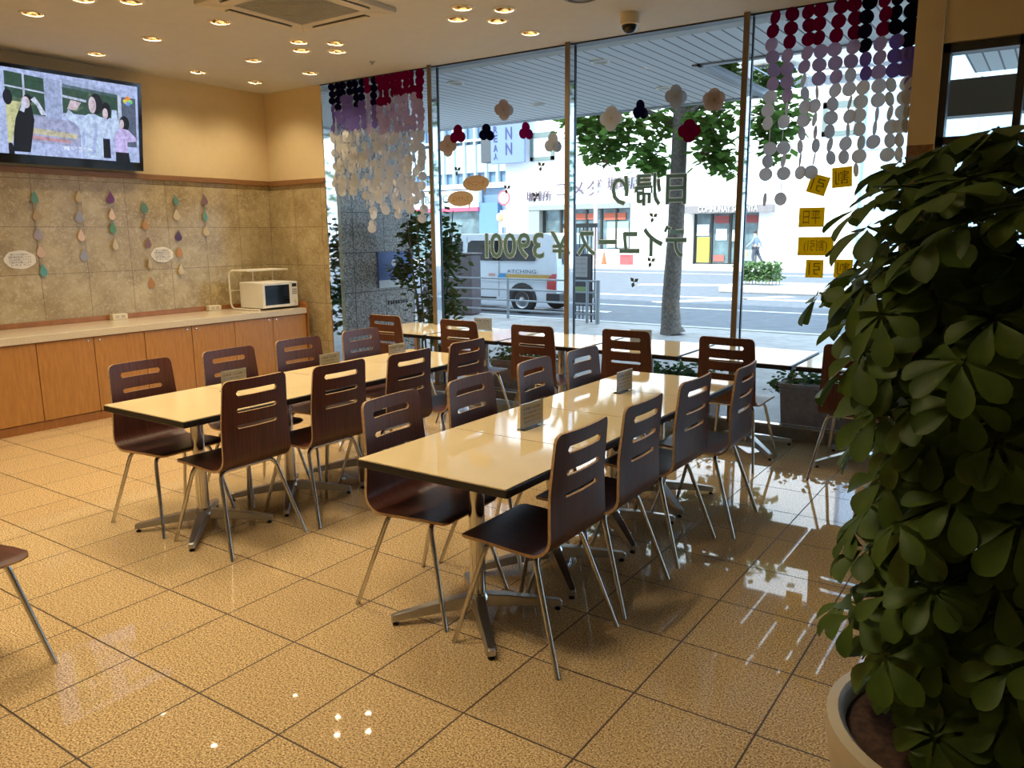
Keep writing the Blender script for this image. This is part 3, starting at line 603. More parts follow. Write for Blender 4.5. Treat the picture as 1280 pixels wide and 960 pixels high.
# ------------------------------------------------------------------ chairs (local: sitter faces +x)
def make_chair(label, group):
    t = thing('dining_chair', label, 'chair', (0, 0, 0), 0, group)
    # profile of the shell from the front edge of the seat to the top of the back
    prof = [Vector((0.225, 0, 0.438)), Vector((0.215, 0, 0.445)), Vector((0.19, 0, 0.449)), Vector((0.10, 0, 0.447)), Vector((0.0, 0, 0.441)), Vector((-0.07, 0, 0.437)), Vector((-0.105, 0, 0.4365))]
    r = 0.078
    for i in range(1, 9):
        a = i / 8 * math.radians(86); prof.append(Vector((-0.105 - r * math.sin(a), 0, 0.4365 + r * (1 - math.cos(a)))))
    z0, x0 = prof[-1].z, prof[-1].x; ztop = 0.888
    def bx(z): return x0 - 0.030 * (z - z0) / (ztop - z0)
    slots = [0.652, 0.735, 0.822]; sh = [0.010, 0.011, 0.014]
    zs = []
    for zc, h in zip(slots, sh): zs += [zc - h, zc, zc + h]
    for z in sorted(zs + [0.53, 0.57, 0.61, 0.69, 0.777, 0.855, 0.872, 0.883, ztop]): prof.append(Vector((bx(z), 0, z)))
    L = len(prof)
    SWH = 0.108; cols = [-1, -0.82, None, None, -0.45, -0.15, 0.15, 0.45, None, None, 0.82, 1]
    acc = [0]; 
    for i in range(1, L): acc.append(acc[-1] + (prof[i] - prof[i - 1]).length)
    tot = acc[-1]
    def halfw(i):
        s = acc[i]; f = s / tot; w = 0.213 - 0.026 * max(0, min(1, (f - 0.35) / 0.65))
        for d, rr in ((s, 0.045), (tot - s, 0.03)):
            if d < rr: w -= rr - math.sqrt(max(0, rr * rr - (rr - d) ** 2))
        return w
    vs = []; nc = len(cols)
    for i, p in enumerate(prof):
        w = halfw(i); back = max(0, min(1, (p.z - 0.47) / 0.2)); f = acc[i] / tot; seat = max(0.0, 1 - abs(f - 0.22) / 0.22)
        for j, c in enumerate(cols):
            if c is None: y = [-0.121, -0.112, 0.112, 0.121][[2, 3, 8, 9].index(j)]
            else: y = c * w
            y = max(-w, min(w, y)); q = (y / 0.2) ** 2
            vs.append((p.x + back * 0.022 * q, y, p.z - seat * 0.008 * (1 - q)))
    fs = []
    def near(z): 
        for zc, h in zip(slots, sh):
            if zc - h - 1e-6 <= z <= zc + h + 1e-6: return zc
        return None
    for i in range(L - 1):
        za, zb = prof[i].z, prof[i + 1].z; sl_ = near(za) if i > 12 and near(za) and near(za) == near(zb) else None
        for j in range(nc - 1):
            a, b, c, d = i * nc + j, i * nc + j + 1, (i + 1) * nc + j + 1, (i + 1) * nc + j
            if sl_ and 3 <= j <= 7: continue
            if sl_ and j in (2, 8):
                low = zb <= sl_ + 1e-6
                if j == 2: fs.append([a, b, d] if low else [a, c, d])
                else: fs.append([a, b, c] if low else [b, c, d])
                continue
            fs.append([a, b, c, d])
    mb = MB(); mb.add(vs, fs)
    sh_ = mb.build('seat_shell', [M_WALNUT, M_PLY], t, True)
    bm = bmesh.new(); bm.from_mesh(sh_.data); bmesh.ops.recalc_face_normals(bm, faces=bm.faces); 
    up = [f for f in bm.faces if abs(f.normal.z) > 0.9]
    if up and up[0].normal.z < 0: bmesh.ops.reverse_faces(bm, faces=bm.faces)
    bm.to_mesh(sh_.data); bm.free()
    so_ = sh_.modifiers.new('ply', 'SOLIDIFY'); so_.thickness = 0.012; so_.offset = -1; so_.material_offset_rim = 1; so_.use_even_offset = True
    dg = bpy.context.evaluated_depsgraph_get(); dg.update(); me2 = bpy.data.meshes.new_from_object(sh_.evaluated_get(dg)); sh_.modifiers.clear(); sh_.data = me2
    me2.set_sharp_from_angle(angle=math.radians(35))
    rt = 0.0105
    for nm_, xt, xf in (('rear', -0.095, -0.236), ('front', 0.120, 0.238)):
        zt = 0.415; yt, yf = 0.165, 0.232
        MB().tube([(xt, -yt + 0.045, zt), (xt, yt - 0.045, zt)], rt, 10).build(nm_ + '_rail', M_CHROME, t, True)
        for s in (-1, 1):
            foot = Vector((xf, s * yf, 0.0)); cor = Vector((xt, s * yt, zt)); dn = (foot - cor).normalized(); inn = Vector((0, -s, 0))
            p0 = cor + inn * 0.045; p1 = cor + dn * 0.045
            path = [p0] + [p0 * (1 - q) ** 2 + cor * 2 * q * (1 - q) + p1 * q * q for q in (0.2, 0.4, 0.6, 0.8)] + [p1, foot - dn * 0.4 * 0, ]
            MB().tube(path, [rt] * (len(path) - 1) + [rt * 0.9], 10).build('leg', M_CHROME, t, True)
    for s in (-1, 1): MB().tube([(-0.095, s * 0.115, 0.417), (0.12, s * 0.115, 0.424)], 0.006, 8).build('seat_rail', M_CHROME, t, True)
    return t
ch = make_chair('', 'walnut dining chairs')
first = [True]
def chair(x, y, rz, lab):
    if first[0]: first[0] = False; ch.location = (x, y, 0); ch.rotation_euler = (0, 0, rz); ch['label'] = lab; return ch
    return dup(ch, (x, y, 0), rz, lab)
ra = lambda d: math.radians(d)
for k, (x, y, a) in enumerate([(-1.568, 2.445, 180), (-1.572, 2.975, 181), (-1.58, 3.583, 179), (-1.50, 4.075, 183)]): chair(x, y, ra(a), 'walnut slatted chair on the plant side of the plant row, %s from the camera' % ORD[k])
for k, (x, y, a) in enumerate([(-2.135, 2.48, 3), (-2.115, 3.02, 2), (-2.14, 3.64, 4), (-2.12, 4.135, 0)]): chair(x, y, ra(a), 'walnut slatted chair on the aisle side of the plant row, %s from the camera' % ORD[k])
for k, (x, y, a) in enumerate([(-3.44, 2.455, 180), (-3.41, 3.0, 179), (-3.36, 3.52, 180), (-3.36, 4.085, 181)]): chair(x, y, ra(a), 'walnut slatted chair on the aisle side of the cabinet row, %s from the camera' % ORD[k])
for k, (x, y, a) in enumerate([(-4.01, 2.435, 2), (-4.005, 3.01, 1), (-4.02, 3.565, -2), (-4.025, 4.17, 1)]): chair(x, y, ra(a), 'walnut slatted chair on the cabinet side of the cabinet row, %s from the camera' % ORD[k])
for k, (x, y, a) in enumerate([(-4.798, 5.24, 88), (-3.996, 5.25, 90), (-3.271, 5.235, 91), (-2.519, 5.325, 90), (-1.755, 5.29, 88), (-0.955, 5.31, 89)]): chair(x, y, ra(a), 'walnut slatted chair at the window tables, %s from the granite wall' % ORD[k])
chair(-3.165, 1.00, ra(8), 'walnut chair standing alone at the edge of view, mostly cut off')

# card stands on the tables
def make_card(label, group):
    t = thing('card_stand', label, 'menu card', (0, 0, 0), 0, group)
    MB().box((-0.002, -0.09, 0.004), (0.002, 0.09, 0.118)).build('acrylic_panel', glass_mat('acrylic', (0.95, 0.95, 0.93)), t)
    MB().box((-0.022, -0.09, 0.0), (0.022, 0.09, 0.004)).build('foot', glass_mat('acrylic', (0.95, 0.95, 0.93)), t)
    c = MB().box((-0.0012, -0.086, 0.006), (0.0012, 0.086, 0.116)).build('card', paper('card_paper', (0.92, 0.90, 0.86), 0.45), t)
    c.location.x = 0.0; ink = mat('card_ink', (0.16, 0.13, 0.10), 0.7)
    for sgn in (1, -1):
        for k in range(4):
            text_mesh('lettering', ['お客様へのお願い', 'マスクの着用をお願いします', '会話はお控え下さい', 'ご協力ありがとうございます'][k], 0.145, 0.014 if k == 0 else 0.010, 0, ink,
                      frame_m((sgn * 0.00225, 0, 0.092 - 0.02 * k), (0, sgn, 0), (0, 0, 1), (sgn, 0, 0)), c)
    return t
cards = [(-1.915, 2.95, -2, 'clear card stand on the plant row, nearer the camera'), (-1.93, 3.925, -2, 'clear card stand on the plant row, at its window end'), (-3.855, 2.78, 1, 'clear card stand on the cabinet row, first from the camera'), (-3.86, 3.52, 1, 'clear card stand on the cabinet row, second from the camera'), (-3.79, 4.09, 1, 'clear card stand on the cabinet row, third from the camera'), (-4.30, 5.80, -75, 'clear card stand on the window tables, by the price lettering'), (-2.68, 5.72, -75, 'clear card stand on the window tables, before the street tree')]
c0 = None
for x, y, a, lab in cards:
    if c0 is None: c0 = make_card(lab, 'card stands on the tables'); c0.location = (x, y, 0.7025); c0.rotation_euler = (0, 0, ra(a))
    else: dup(c0, (x, y, 0.7025), ra(a), lab)

# ------------------------------------------------------------------ potted umbrella plant
def leaflet(mb, base, d, up, L, W, droop):
    """one folded, drooping obovate leaflet"""
    d = d.normalized(); sd = d.cross(up).normalized(); nn = sd.cross(d).normalized(); o = len(mb.v)
    prof = [(0.0, 0.03), (0.15, 0.2), (0.35, 0.56), (0.55, 0.86), (0.72, 1.0), (0.87, 0.86), (0.96, 0.5), (1.0, 0.06)]
    for q, w in prof:
        c = base + d * (L * q) - nn * (droop * L * q * q)
        e = sd * (W * 0.5 * w)
        mb.v += [c - e + nn * (0.18 * W * w), c, c + e + nn * (0.18 * W * w)]
    for i in range(7):
        a = o + i * 3; mb.f += [[a, a + 1, a + 4, a + 3], [a + 1, a + 2, a + 5, a + 4]]; mb.mi += [mb.cur, mb.cur]
PX, PY = -0.04, 1.93
t = thing('potted_umbrella_plant', 'tall dark green umbrella plant in a pale round pot', 'plant', (PX, PY, 0))
M_POT = mat('pale_pot', (0.50, 0.42, 0.29), 0.45, vary=0.12, scale=6)
MB().lathe([(0.0001, 0.0), (0.23, 0.0), (0.245, 0.02), (0.30, 0.25), (0.325, 0.40), (0.325, 0.44), (0.30, 0.445), (0.285, 0.43), (0.28, 0.40)], n=48).build('pot', M_POT, t, True)
MB().lathe([(0.284, 0.405), (0.2, 0.415), (0.1, 0.42), (0.0001, 0.425)], n=32).build('soil', M_SOIL, t, True)
stems = []
for k, (bx_, by_, tx, ty, tz) in enumerate([(-0.06, -0.05, -0.16, -0.08, 1.58), (0.07, -0.02, 0.14, -0.10, 1.66), (0.0, 0.08, 0.02, 0.10, 1.72), (0.02, -0.10, -0.02, -0.16, 1.35)]):
    pth = [Vector((bx_ + (tx - bx_) * q + 0.02 * math.sin(5 * q + k), by_ + (ty - by_) * q + 0.02 * math.cos(4 * q + k), 0.40 + (tz - 0.40) * q)) for q in [i / 9 for i in range(10)]]
    stems.append(pth); MB().tube(pth, [0.017 - 0.010 * i / 9 for i in range(10)], 8).build('stem', M_STEM, t, True)
lv = MB(); pt = MB(); rp = random.Random(11)
def crown_r(z):
    pts = [(0.45, 0.36), (0.6, 0.39), (0.9, 0.39), (1.15, 0.40), (1.35, 0.46), (1.48, 0.50), (1.60, 0.48), (1.68, 0.44), (1.74, 0.34), (1.82, 0.1)]
    for (a, ra_), (b, rb) in zip(pts, pts[1:]):
        if a <= z <= b: return ra_ + (rb - ra_) * (z - a) / (b - a)
    return 0.1
NW = 330
for i in range(NW):
    z = 0.50 + 1.255 * ((i + rp.random()) / NW) ** 0.9; a = i * 2.39996 + rp.uniform(-0.3, 0.3); rad = crown_r(z) * math.sqrt(rp.uniform(0.3, 1.0)) * rp.uniform(0.85, 1.0)
    out = Vector((math.cos(a), math.sin(a), 0)); cen = Vector((0, 0, z)) + out * max(0.03, rad - 0.05)
    st = min((q for p in stems for q in p), key=lambda q: (q - (cen - Vector((0, 0, 0.08)))).length)
    mid = (st + cen) / 2 + Vector((0, 0, 0.035)); pt.tube([st, mid, cen], 0.0028, 5, False)
    top = max(0, (z - 1.45) / 0.3); n = (out * rp.uniform(0.5, 1.0) * (1 - 0.6 * top) + Vector((0, 0, rp.uniform(0.55, 1.0) + top)) + Vector((rp.uniform(-.25, .25), rp.uniform(-.25, .25), 0))).normalized()
    e1 = n.orthogonal().normalized(); e2 = n.cross(e1); nl = rp.choice((7, 8, 8, 9)); ph = rp.uniform(0, 6.28); s = rp.uniform(0.8, 1.12)
    for k in range(nl):
        b = ph + 2 * PI * k / nl + rp.uniform(-0.12, 0.12); d = e1 * math.cos(b) + e2 * math.sin(b) - n * rp.uniform(0.0, 0.35)
        leaflet(lv, cen + d * 0.012, d, n, rp.uniform(0.08, 0.11) * s, rp.uniform(0.046, 0.058) * s, rp.uniform(0.05, 0.3))
lv.build('foliage', M_LEAF, t, True); pt.build('petioles', mat('petiole_green', (0.10, 0.16, 0.04), 0.5), t, True)

# ------------------------------------------------------------------ paper decorations on the window
YD = YG + 0.022
PC = {'magenta': (0.27, 0.004, 0.09), 'navy': (0.012, 0.010, 0.045), 'lilac': (0.60, 0.52, 0.70), 'purple': (0.27, 0.21, 0.56), 'white': (0.84, 0.84, 0.86), 'cream': (0.86, 0.84, 0.80), 'pinkish': (0.64, 0.54, 0.50), 'grey': (0.60, 0.60, 0.60)}
_disc = {}
def disc(col, parent, loc, r, yaw, tilt):
    k = (col, round(r, 3))
    if k not in _disc:
        mb = MB(); n = 14
        mb.prism([(r * math.cos(2 * PI * i / n), r * math.sin(2 * PI * i / n)) for i in range(n)], 0.0012, frame_m((0, 0, 0), (1, 0, 0), (0, 0, 1), (0, -1, 0)))
        o = mb.build('paper_disc', paper('paper_' + col, PC[col], 0.5), parent); _disc[k] = o.data
    else:
        o = bpy.data.objects.new('paper_disc', _disc[k]); COL.objects.link(o); o.parent = parent
    o.location = loc; o.rotation_euler = (tilt, 0, yaw); return o
def garland(x, y, ztop, segs, zend, r, label, group, flat):
    t = thing('paper_garland', label, 'garland', (x, y, 0), 0, group)
    MB().tube([(0, 0.004, ztop), (0, 0.004, zend - 0.02)], 0.0007, 4).build('thread', mat('thread', (0.5, 0.42, 0.3), 0.8), t)
    z = ztop - r * 0.6; dx = 0; nz = 0
    for col, z1 in segs:
        while z > z1 + r * 0.4:
            big = col in ('magenta', 'navy', 'lilac', 'purple')
            nz += 1; dx = 0.010 * math.sin(nz * 1.1 + x * 40)
            yaw = rnd.uniform(-0.5, 0.5) if (big and flat) or col in ('lilac', 'purple', 'magenta') or rnd.random() < (0.45 if flat else 0.1) else rnd.uniform(0.8, 1.25) * rnd.choice((-1, 1))
            if col == 'navy' and not flat: yaw = rnd.uniform(0.75, 1.15)
            disc(col, t, (dx * (1 if flat or big else 1.3) + rnd.uniform(-0.006, 0.006), rnd.uniform(-0.012, 0.0) - 0.034, z), r * (0.95 if not flat and not big else 0.8 if not flat and col == 'navy' else 1), yaw, rnd.uniform(-0.15, 0.15)); z -= r * (1.85 if flat else 1.45 if big else 0.95)
    return t
navy = [('navy', 2.88), ('purple', 2.60), ('cream', 0)]; mag = [('magenta', 2.86), ('lilac', 2.55), ('white', 0)]
ends = [1.93, 1.90, 1.92, 1.95, 2.02, 1.83, 1.55, 1.90, 1.78, 1.86, 1.75, 1.80, 1.72, 1.84, 1.70]
for k in range(15):
    x = -6.37 + k * 0.0845; s = [list(q) for q in (navy if k < 6 or k == 7 else mag)]; dz = rnd.uniform(-0.07, 0.07)
    if k == 6: s[0][1] = 3.02
    s[0][1] += dz; s[-1][1] = ends[k]
    if k < 6 and k % 2: s[1][0] = 'purple'
    garland(x, YD, ZC - 0.02, s, ends[k], 0.047, 'paper disc garland, %s of fifteen counted from the beige wall' % ORD[k], 'paper garlands by the beige wall', False)
gR = [(-1.84, 'm', 1.72, 2.90, 2.56), (-1.725, 'm', 1.78, 2.80, 2.50), (-1.60, 'm', 1.95, 2.87, 2.62), (-1.515, 'm', 1.97, 2.87, 2.60), (-1.405, 'm', 2.02, 2.79, 2.58), (-1.295, 'm', 1.98, 2.79, 2.62), (-1.215, 'n', 1.90, 2.74, 2.53), (-1.115, 'm', 2.12, 2.80, 2.60), (-1.03, 'n', 2.02, 2.86, 2.60), (-0.955, 'n', 2.02, 2.76, 2.58), (-0.925, 'n', 2.2, 2.76, 2.5)]
for k, (x, c, ze, z1, z2) in enumerate(gR):
    s = [('magenta', z1), ('lilac', z2), ('white', ze)] if c == 'm' else [('navy', z1), ('purple', z2), ('cream', ze)]
    garland(x, YD, ZC - 0.02, s, ze, 0.049, 'paper disc garland, %s of eleven counted towards the stone column' % ORD[k], 'paper garlands by the stone column', True)
fl = [(573, 'magenta', -4.74, 2.49, 3, 0.05, 0.1, 'dark pink three disc paper flower beside the first mullion'), (562, 'pinkish', -4.86, 2.40, 4, 0.055, 0.1, 'peach four disc paper flower behind the dark pink one'), (608, 'navy', -4.41, 2.48, 3, 0.045, 1.1, 'navy paper flower seen almost edge-on in front of the blue sign'),
 (630, 'pinkish', -4.215, 2.665, 4, 0.05, 1.0, 'peach paper flower under the canopy edge'), (658, 'magenta', -3.98, 2.46, 3, 0.045, 1.25, 'dark red paper flower seen edge-on beside the second mullion'), (692, 'grey', -3.70, 2.34, 3, 0.05, 1.1, 'grey paper flower seen edge-on by the second mullion'),
 (765, 'grey', -3.14, 2.50, 4, 0.055, 0.1, 'pale grey four petal paper flower left of the tree'), (801, 'navy', -2.88, 2.54, 3, 0.045, 1.15, 'navy paper flower seen edge-on left of the tree trunk'), (845, 'grey', -2.58, 2.615, 4, 0.05, 0.8, 'grey paper flower in front of the tree trunk'),
 (862, 'magenta', -2.46, 2.35, 4, 0.048, 0.3, 'dark pink four petal paper flower beside the tree trunk'), (893, 'pinkish', -2.27, 2.56, 5, 0.048, 0.2, 'peach five petal paper flower beside the third mullion')]
for _, c, x, z, n, r, yaw, lab in fl:
    t = thing('paper_flower', lab, 'paper flower', (x, YD - 0.028, z), yaw, 'paper flowers on the window')
    for k in range(n):
        a = 2 * PI * k / n + PI / 2; disc(c, t, (r * 0.85 * math.cos(a), -0.002 * k, r * 0.85 * math.sin(a)), r, 0, 0)
    MB().lathe([(0.013, 0), (0.012, 0.004), (0.001, 0.005)], n=10).build('flower_center', paper('paper_' + c + '_center', tuple(q * 0.85 for q in PC[c])), t).matrix_local = Matrix.Translation((0, -0.012, 0)) @ Matrix.Rotation(PI / 2, 4, 'X')
M_LST = mat('dark_green_film', (0.05, 0.075, 0.06), 0.5)
for k, (x, z, lab) in enumerate([(-4.78, 2.17, 'beside the first mullion'), (-3.84, 2.16, 'below the grey edge-on flower'), (-4.21, 1.98, 'right of the speech bubbles'), (-3.90, 1.90, 'above the white van'), (-3.21, 2.15, 'left of the lettering'), (-2.76, 1.70, 'between the two lines of lettering'), (-2.77, 1.34, 'below the lettering, by the tree'), (-2.92, 1.17, 'lowest, above the window tables'), (-2.34, 2.16, 'by the third mullion')]):
    t = thing('leaf_sticker', 'small dark leaf sticker on the glass, %s' % lab, 'sticker', (x, YD + 0.004, z), 0, 'leaf stickers on the window')
    for a in (0.6, 2.3, 4.4):
        MB().prism([(0.05 * q * math.cos(a) - w * math.sin(a), 0.05 * q * math.sin(a) + w * math.cos(a)) for q, w in ((0, 0), (0.5, 0.017), (1, 0), (0.5, -0.017))], 0.001, frame_m((0, 0, 0), (1, 0, 0), (0, 0, 1), (0, -1, 0))).build('leaf', M_LST, t)
# lettering and stickers stuck on the glass, reading from the street
M_LET = paper('green_film', (0.16, 0.28, 0.26), 0.3); M_OUT = paper('white_film', (0.86, 0.90, 0.86), 0.3)
for s, x0, x1, z0, z1, lab in (('日帰り', -3.135, -2.485, 1.80, 2.045, 'green upper line of three characters on the glass'), ('デイユース', -3.46, -2.47, 1.385, 1.625, 'green lower line of katakana on the glass'), ('￥3900l', -4.46, -3.545, 1.36, 1.59, 'green price lettering on the glass in front of the van')):
    t = thing('window_lettering', lab, 'lettering', ((x0 + x1) / 2, YD, (z0 + z1) / 2), 0, 'green lettering on the window')
    text_mesh('outline', s, x1 - x0, z1 - z0, 0, M_OUT, face_out(0, 0.0015, 0), t, offset=0.009)
    text_mesh('characters', s, x1 - x0, z1 - z0, 0, M_LET, face_out(0, 0.0, 0), t, offset=0.004)
M_YEL = paper('yellow_card', (0.95, 0.66, 0.01), 0.65); M_YINK = mat('brown_ink', (0.26, 0.15, 0.01), 0.7)
for s, x, z, w, h, rot, lab in (('引', -1.478, 1.905, 0.135, 0.135, 0.3, 'tilted yellow square card at the top, beside the garlands'), ('割', -1.318, 1.95, 0.135, 0.14, -0.06, 'yellow square card at the top, touching the plant'), ('平日', -1.51, 1.675, 0.18, 0.14, 0.0, 'yellow card in the middle, half behind a leaf'), ('(割引)', -1.47, 1.468, 0.25, 0.135, 0.0, 'wide yellow card with brackets'), ('引', -1.467, 1.305, 0.125, 0.13, 0.0, 'lowest yellow square card on the window side'), ('割', -1.268, 1.31, 0.125, 0.13, 0.0, 'lowest yellow square card on the plant side')):
    t = thing('yellow_card', lab, 'sticker', (x, YD, z), 0, 'yellow cards on the window'); R = Matrix.Rotation(rot, 4, 'Y')
    MB().box((-w / 2, 0, -h / 2), (w / 2, 0.001, h / 2), R).build('card', M_YEL, t)
    for dy in (-0.0006, 0.0016): text_mesh('character', s, w * 0.66, h * 0.68, 0, M_YINK, R @ face_out(0, dy, 0), t)
M_ORA = paper('orange_card', (0.74, 0.56, 0.36), 0.5)
for x, z, s, sg, lab in ((-4.56, 2.045, 'モーニング', 1, 'tan speech bubble on the glass, upper of the pair'), (-4.745, 1.91, 'ランチタイム', 1, 'tan speech bubble on the glass, lower of the pair')):
    t = thing('speech_bubble', lab, 'sticker', (x, YD, z), 0, 'speech bubbles on the window')
    n = 30; pts = []
    for k in range(n):
        a = 2 * PI * k / n - PI / 2 + 0.25; pts.append((0.155 * math.cos(a), 0.073 * math.sin(a)))
        if k == n - 1: pass
    pts += [(0.10, -0.10)] if False else []
    i = min(range(n), key=lambda q: (Vector(pts[q]) - Vector((0.085, -0.06))).length); pts.insert(i + 1, (0.098, -0.118))
    MB().prism(pts, 0.001, frame_m((0, 0, 0), (1, 0, 0), (0, 0, 1), (0, -1, 0))).build('card', M_ORA, t)
    text_mesh('lettering', s, 0.20, 0.05, 0, mat('orange_ink', (0.42, 0.12, 0.02), 0.7), face_out(0, -0.0016, 0), t)

# ------------------------------------------------------------------ outdoors: things near the window
def leaf_cloud(mb, pts, n, size, rg, flat=0.6):
    for _ in range(n):
        c, r = rg.choice(pts); v = Vector((rg.gauss(0, 1), rg.gauss(0, 1), rg.gauss(0, 1))); v = Vector(c) + Vector((v.x * r[0], v.y * r[1], v.z * r[2])) * 0.5
        a = rg.uniform(0, 6.28); d = Vector((math.cos(a), math.sin(a), rg.uniform(-0.9, 0.3))); up = Vector((rg.uniform(-flat, flat), rg.uniform(-flat, flat), 1))
        s = size * rg.uniform(0.7, 1.3); sd = d.cross(up).normalized() * s * 0.4; d = d.normalized() * s
        mb.add([v, v + d * 0.45 - sd, v + d, v + d * 0.45 + sd], [(0, 1, 2, 3)])
def leafm(name, col, tr=0.35):
    return paper(name, col, tr)
M_TREEL = leafm('street_tree_leaf', (0.11, 0.22, 0.045), 0.4); M_BAML = leafm('shrub_leaf', (0.07, 0.14, 0.045), 0.3)
M_BARK = mat('grey_bark', (0.16, 0.14, 0.12), 0.9, vary=0.4, scale=25)
t = thing('street_tree', 'street tree with grey trunk rising past the lettering', 'tree', (-5.15, 12.1, -0.06))
MB().tube([(0.05, 0, 0), (0.02, 0, 0.12), (0.0, 0, 0.5), (0.05, 0, 1.6), (0.07, 0, 3.0), (0.07, 0.05, 5.0)], [0.22, 0.17, 0.145, 0.13, 0.12, 0.105], 14).build('trunk', M_BARK, t, True)
for k, (dx, dy, z0, z1) in enumerate([(-1.4, 0.2, 3.3, 3.6), (0.9, -0.3, 3.2, 3.4), (1.7, 0.2, 3.4, 3.7), (-0.7, -0.5, 3.5, 3.9)]):
    MB().tube([(0, 0, z0), (dx * 0.5, dy * 0.5, z0 + 0.35), (dx, dy, z1)], [0.05, 0.035, 0.015], 8).build('branch', M_BARK, t, True)
rg = random.Random(3); mb = MB(); k_ = 1.0
cl = [(-1.55, 0, 3.35, .28, .22), (-1.15, 0.1, 3.2, .25, .32), (-1.2, -.2, 2.92, .22, .16), (-0.75, 0, 3.35, .3, .28), (-0.55, .1, 2.95, .22, .22), (-0.35, 0, 2.7, .16, .14), (-0.3, 0, 3.35, .3, .25), (-1.75, .1, 3.5, .3, .2), (-1.4, .2, 3.65, .3, .25), (0.42, 0, 3.3, .2, .25), (0.62, -.1, 2.95, .2, .28), (0.78, 0, 2.7, .16, .2), (0.75, 0.1, 3.3, .22, .3), (1.35, 0, 3.25, .22, .3), (1.5, 0.1, 2.95, .2, .25), (1.7, 0, 3.3, .22, .3), (0.3, 0.2, 3.8, .6, .3), (-0.9, 0.2, 4.1, .8, .5), (1.4, 0.2, 3.9, .6, .4), (0, 0, 4.8, 1.4, .9)]
leaf_cloud(mb, [((x, y, z), (rx, 0.5, rz)) for x, y, z, rx, rz in cl], 2600, 0.17, rg); mb.build('foliage', M_TREEL, t)
for k, (x, y) in enumerate([(1.5, 12.6), (-13.6, 13.0)]):
    t = thing('street_tree', ['street tree beyond the entrance glazing', 'street tree beyond the granite wall'][k], 'tree', (x, y, -0.06))
    MB().tube([(0, 0, 0), (0, 0, 2.2), (0.05, 0, 4)], [0.14, 0.10, 0.07], 10).build('trunk', M_BARK, t, True)
    mb = MB(); leaf_cloud(mb, [((rg.uniform(-1.2, 1.2), rg.uniform(-.8, .8), rg.uniform(2.2, 4.2)), (.6, .6, .4)) for _ in range(12)], 1200, 0.16, rg); mb.build('foliage', M_TREEL, t)
# bamboo-like shrub in front of the granite wall
t = thing('leafy_shrub', 'tall leafy shrub in front of the granite wall and first mullion', 'shrub', (-5.93, 7.0, -0.06))
mb = MB()
for k in range(9):
    a = k * 2.4; p = [Vector((0.10 * math.cos(a), 0.10 * math.sin(a), 0)), Vector((0.18 * math.cos(a), 0.18 * math.sin(a), 0.9)), Vector((0.30 * math.cos(a), 0.25 * math.sin(a), 1.65 + 0.25 * math.sin(k)))]
    mb.tube(p, [0.012, 0.010, 0.005], 6)
mb.build('stems', M_STEM, t, True); mb = MB()
leaf_cloud(mb, [((0.05, 0, .75), (.26, .26, .25)), ((0.12, 0, 1.0), (.26, .26, .3)), ((0.1, 0, 1.3), (.28, .26, .3)), ((0.12, 0, 1.65), (.24, .24, .25)), ((-.28, 0, 1.3), (.2, .2, .25)), ((-.40, -.05, 1.22), (.10, .10, .12)), ((-.15, 0, 1.75), (.16, .2, .15)), ((.28, 0, 1.45), (.10, .15, .25)), ((.28, 0, .9), (.13, .15, .3)), ((-.3, 0, 1.6), (.12, .12, .1)), ((.1, 0, .55), (.3, .3, .15))], 1500, 0.085, rg); mb.build('foliage', M_BAML, t)
t = thing('wall_sign', 'blue and white sign on the granite wall behind the shrub', 'sign', (XP + 0.0, 7.1, 1.17))
box((-0.034, -0.28, -0.21), (-0.008, 0.34, 0.21)).build('board', mat('sign_blue', (0.06, 0.14, 0.38), 0.4), t, bevel=0.004)
MB().box((-0.008, -0.28, -0.21), (-0.006, 0.34, -0.12)).build('white_band', mat('sign_white', (0.75, 0.76, 0.72), 0.4), t)
MB().lathe([(0.04, 0), (0.04, 0.002), (0.001, 0.002)], n=14).build('emblem', mat('sign_white', (0.75, 0.76, 0.72), 0.4), t).matrix_local = Matrix.Translation((-0.008, -0.02, 0.08)) @ Matrix.Rotation(PI / 2, 4, 'Y')
M_LETD = mat('dark_lettering', (0.02, 0.02, 0.02), 0.4)
tag(text_mesh('metal_lettering', 'nnnn', 0.34, 0.045, 0.012, mat('script_grey', (0.07, 0.07, 0.07), 0.4), face_px(XP + -0.028, 7.15, 0.78)), 'small dark metal script on the granite wall', 'lettering')
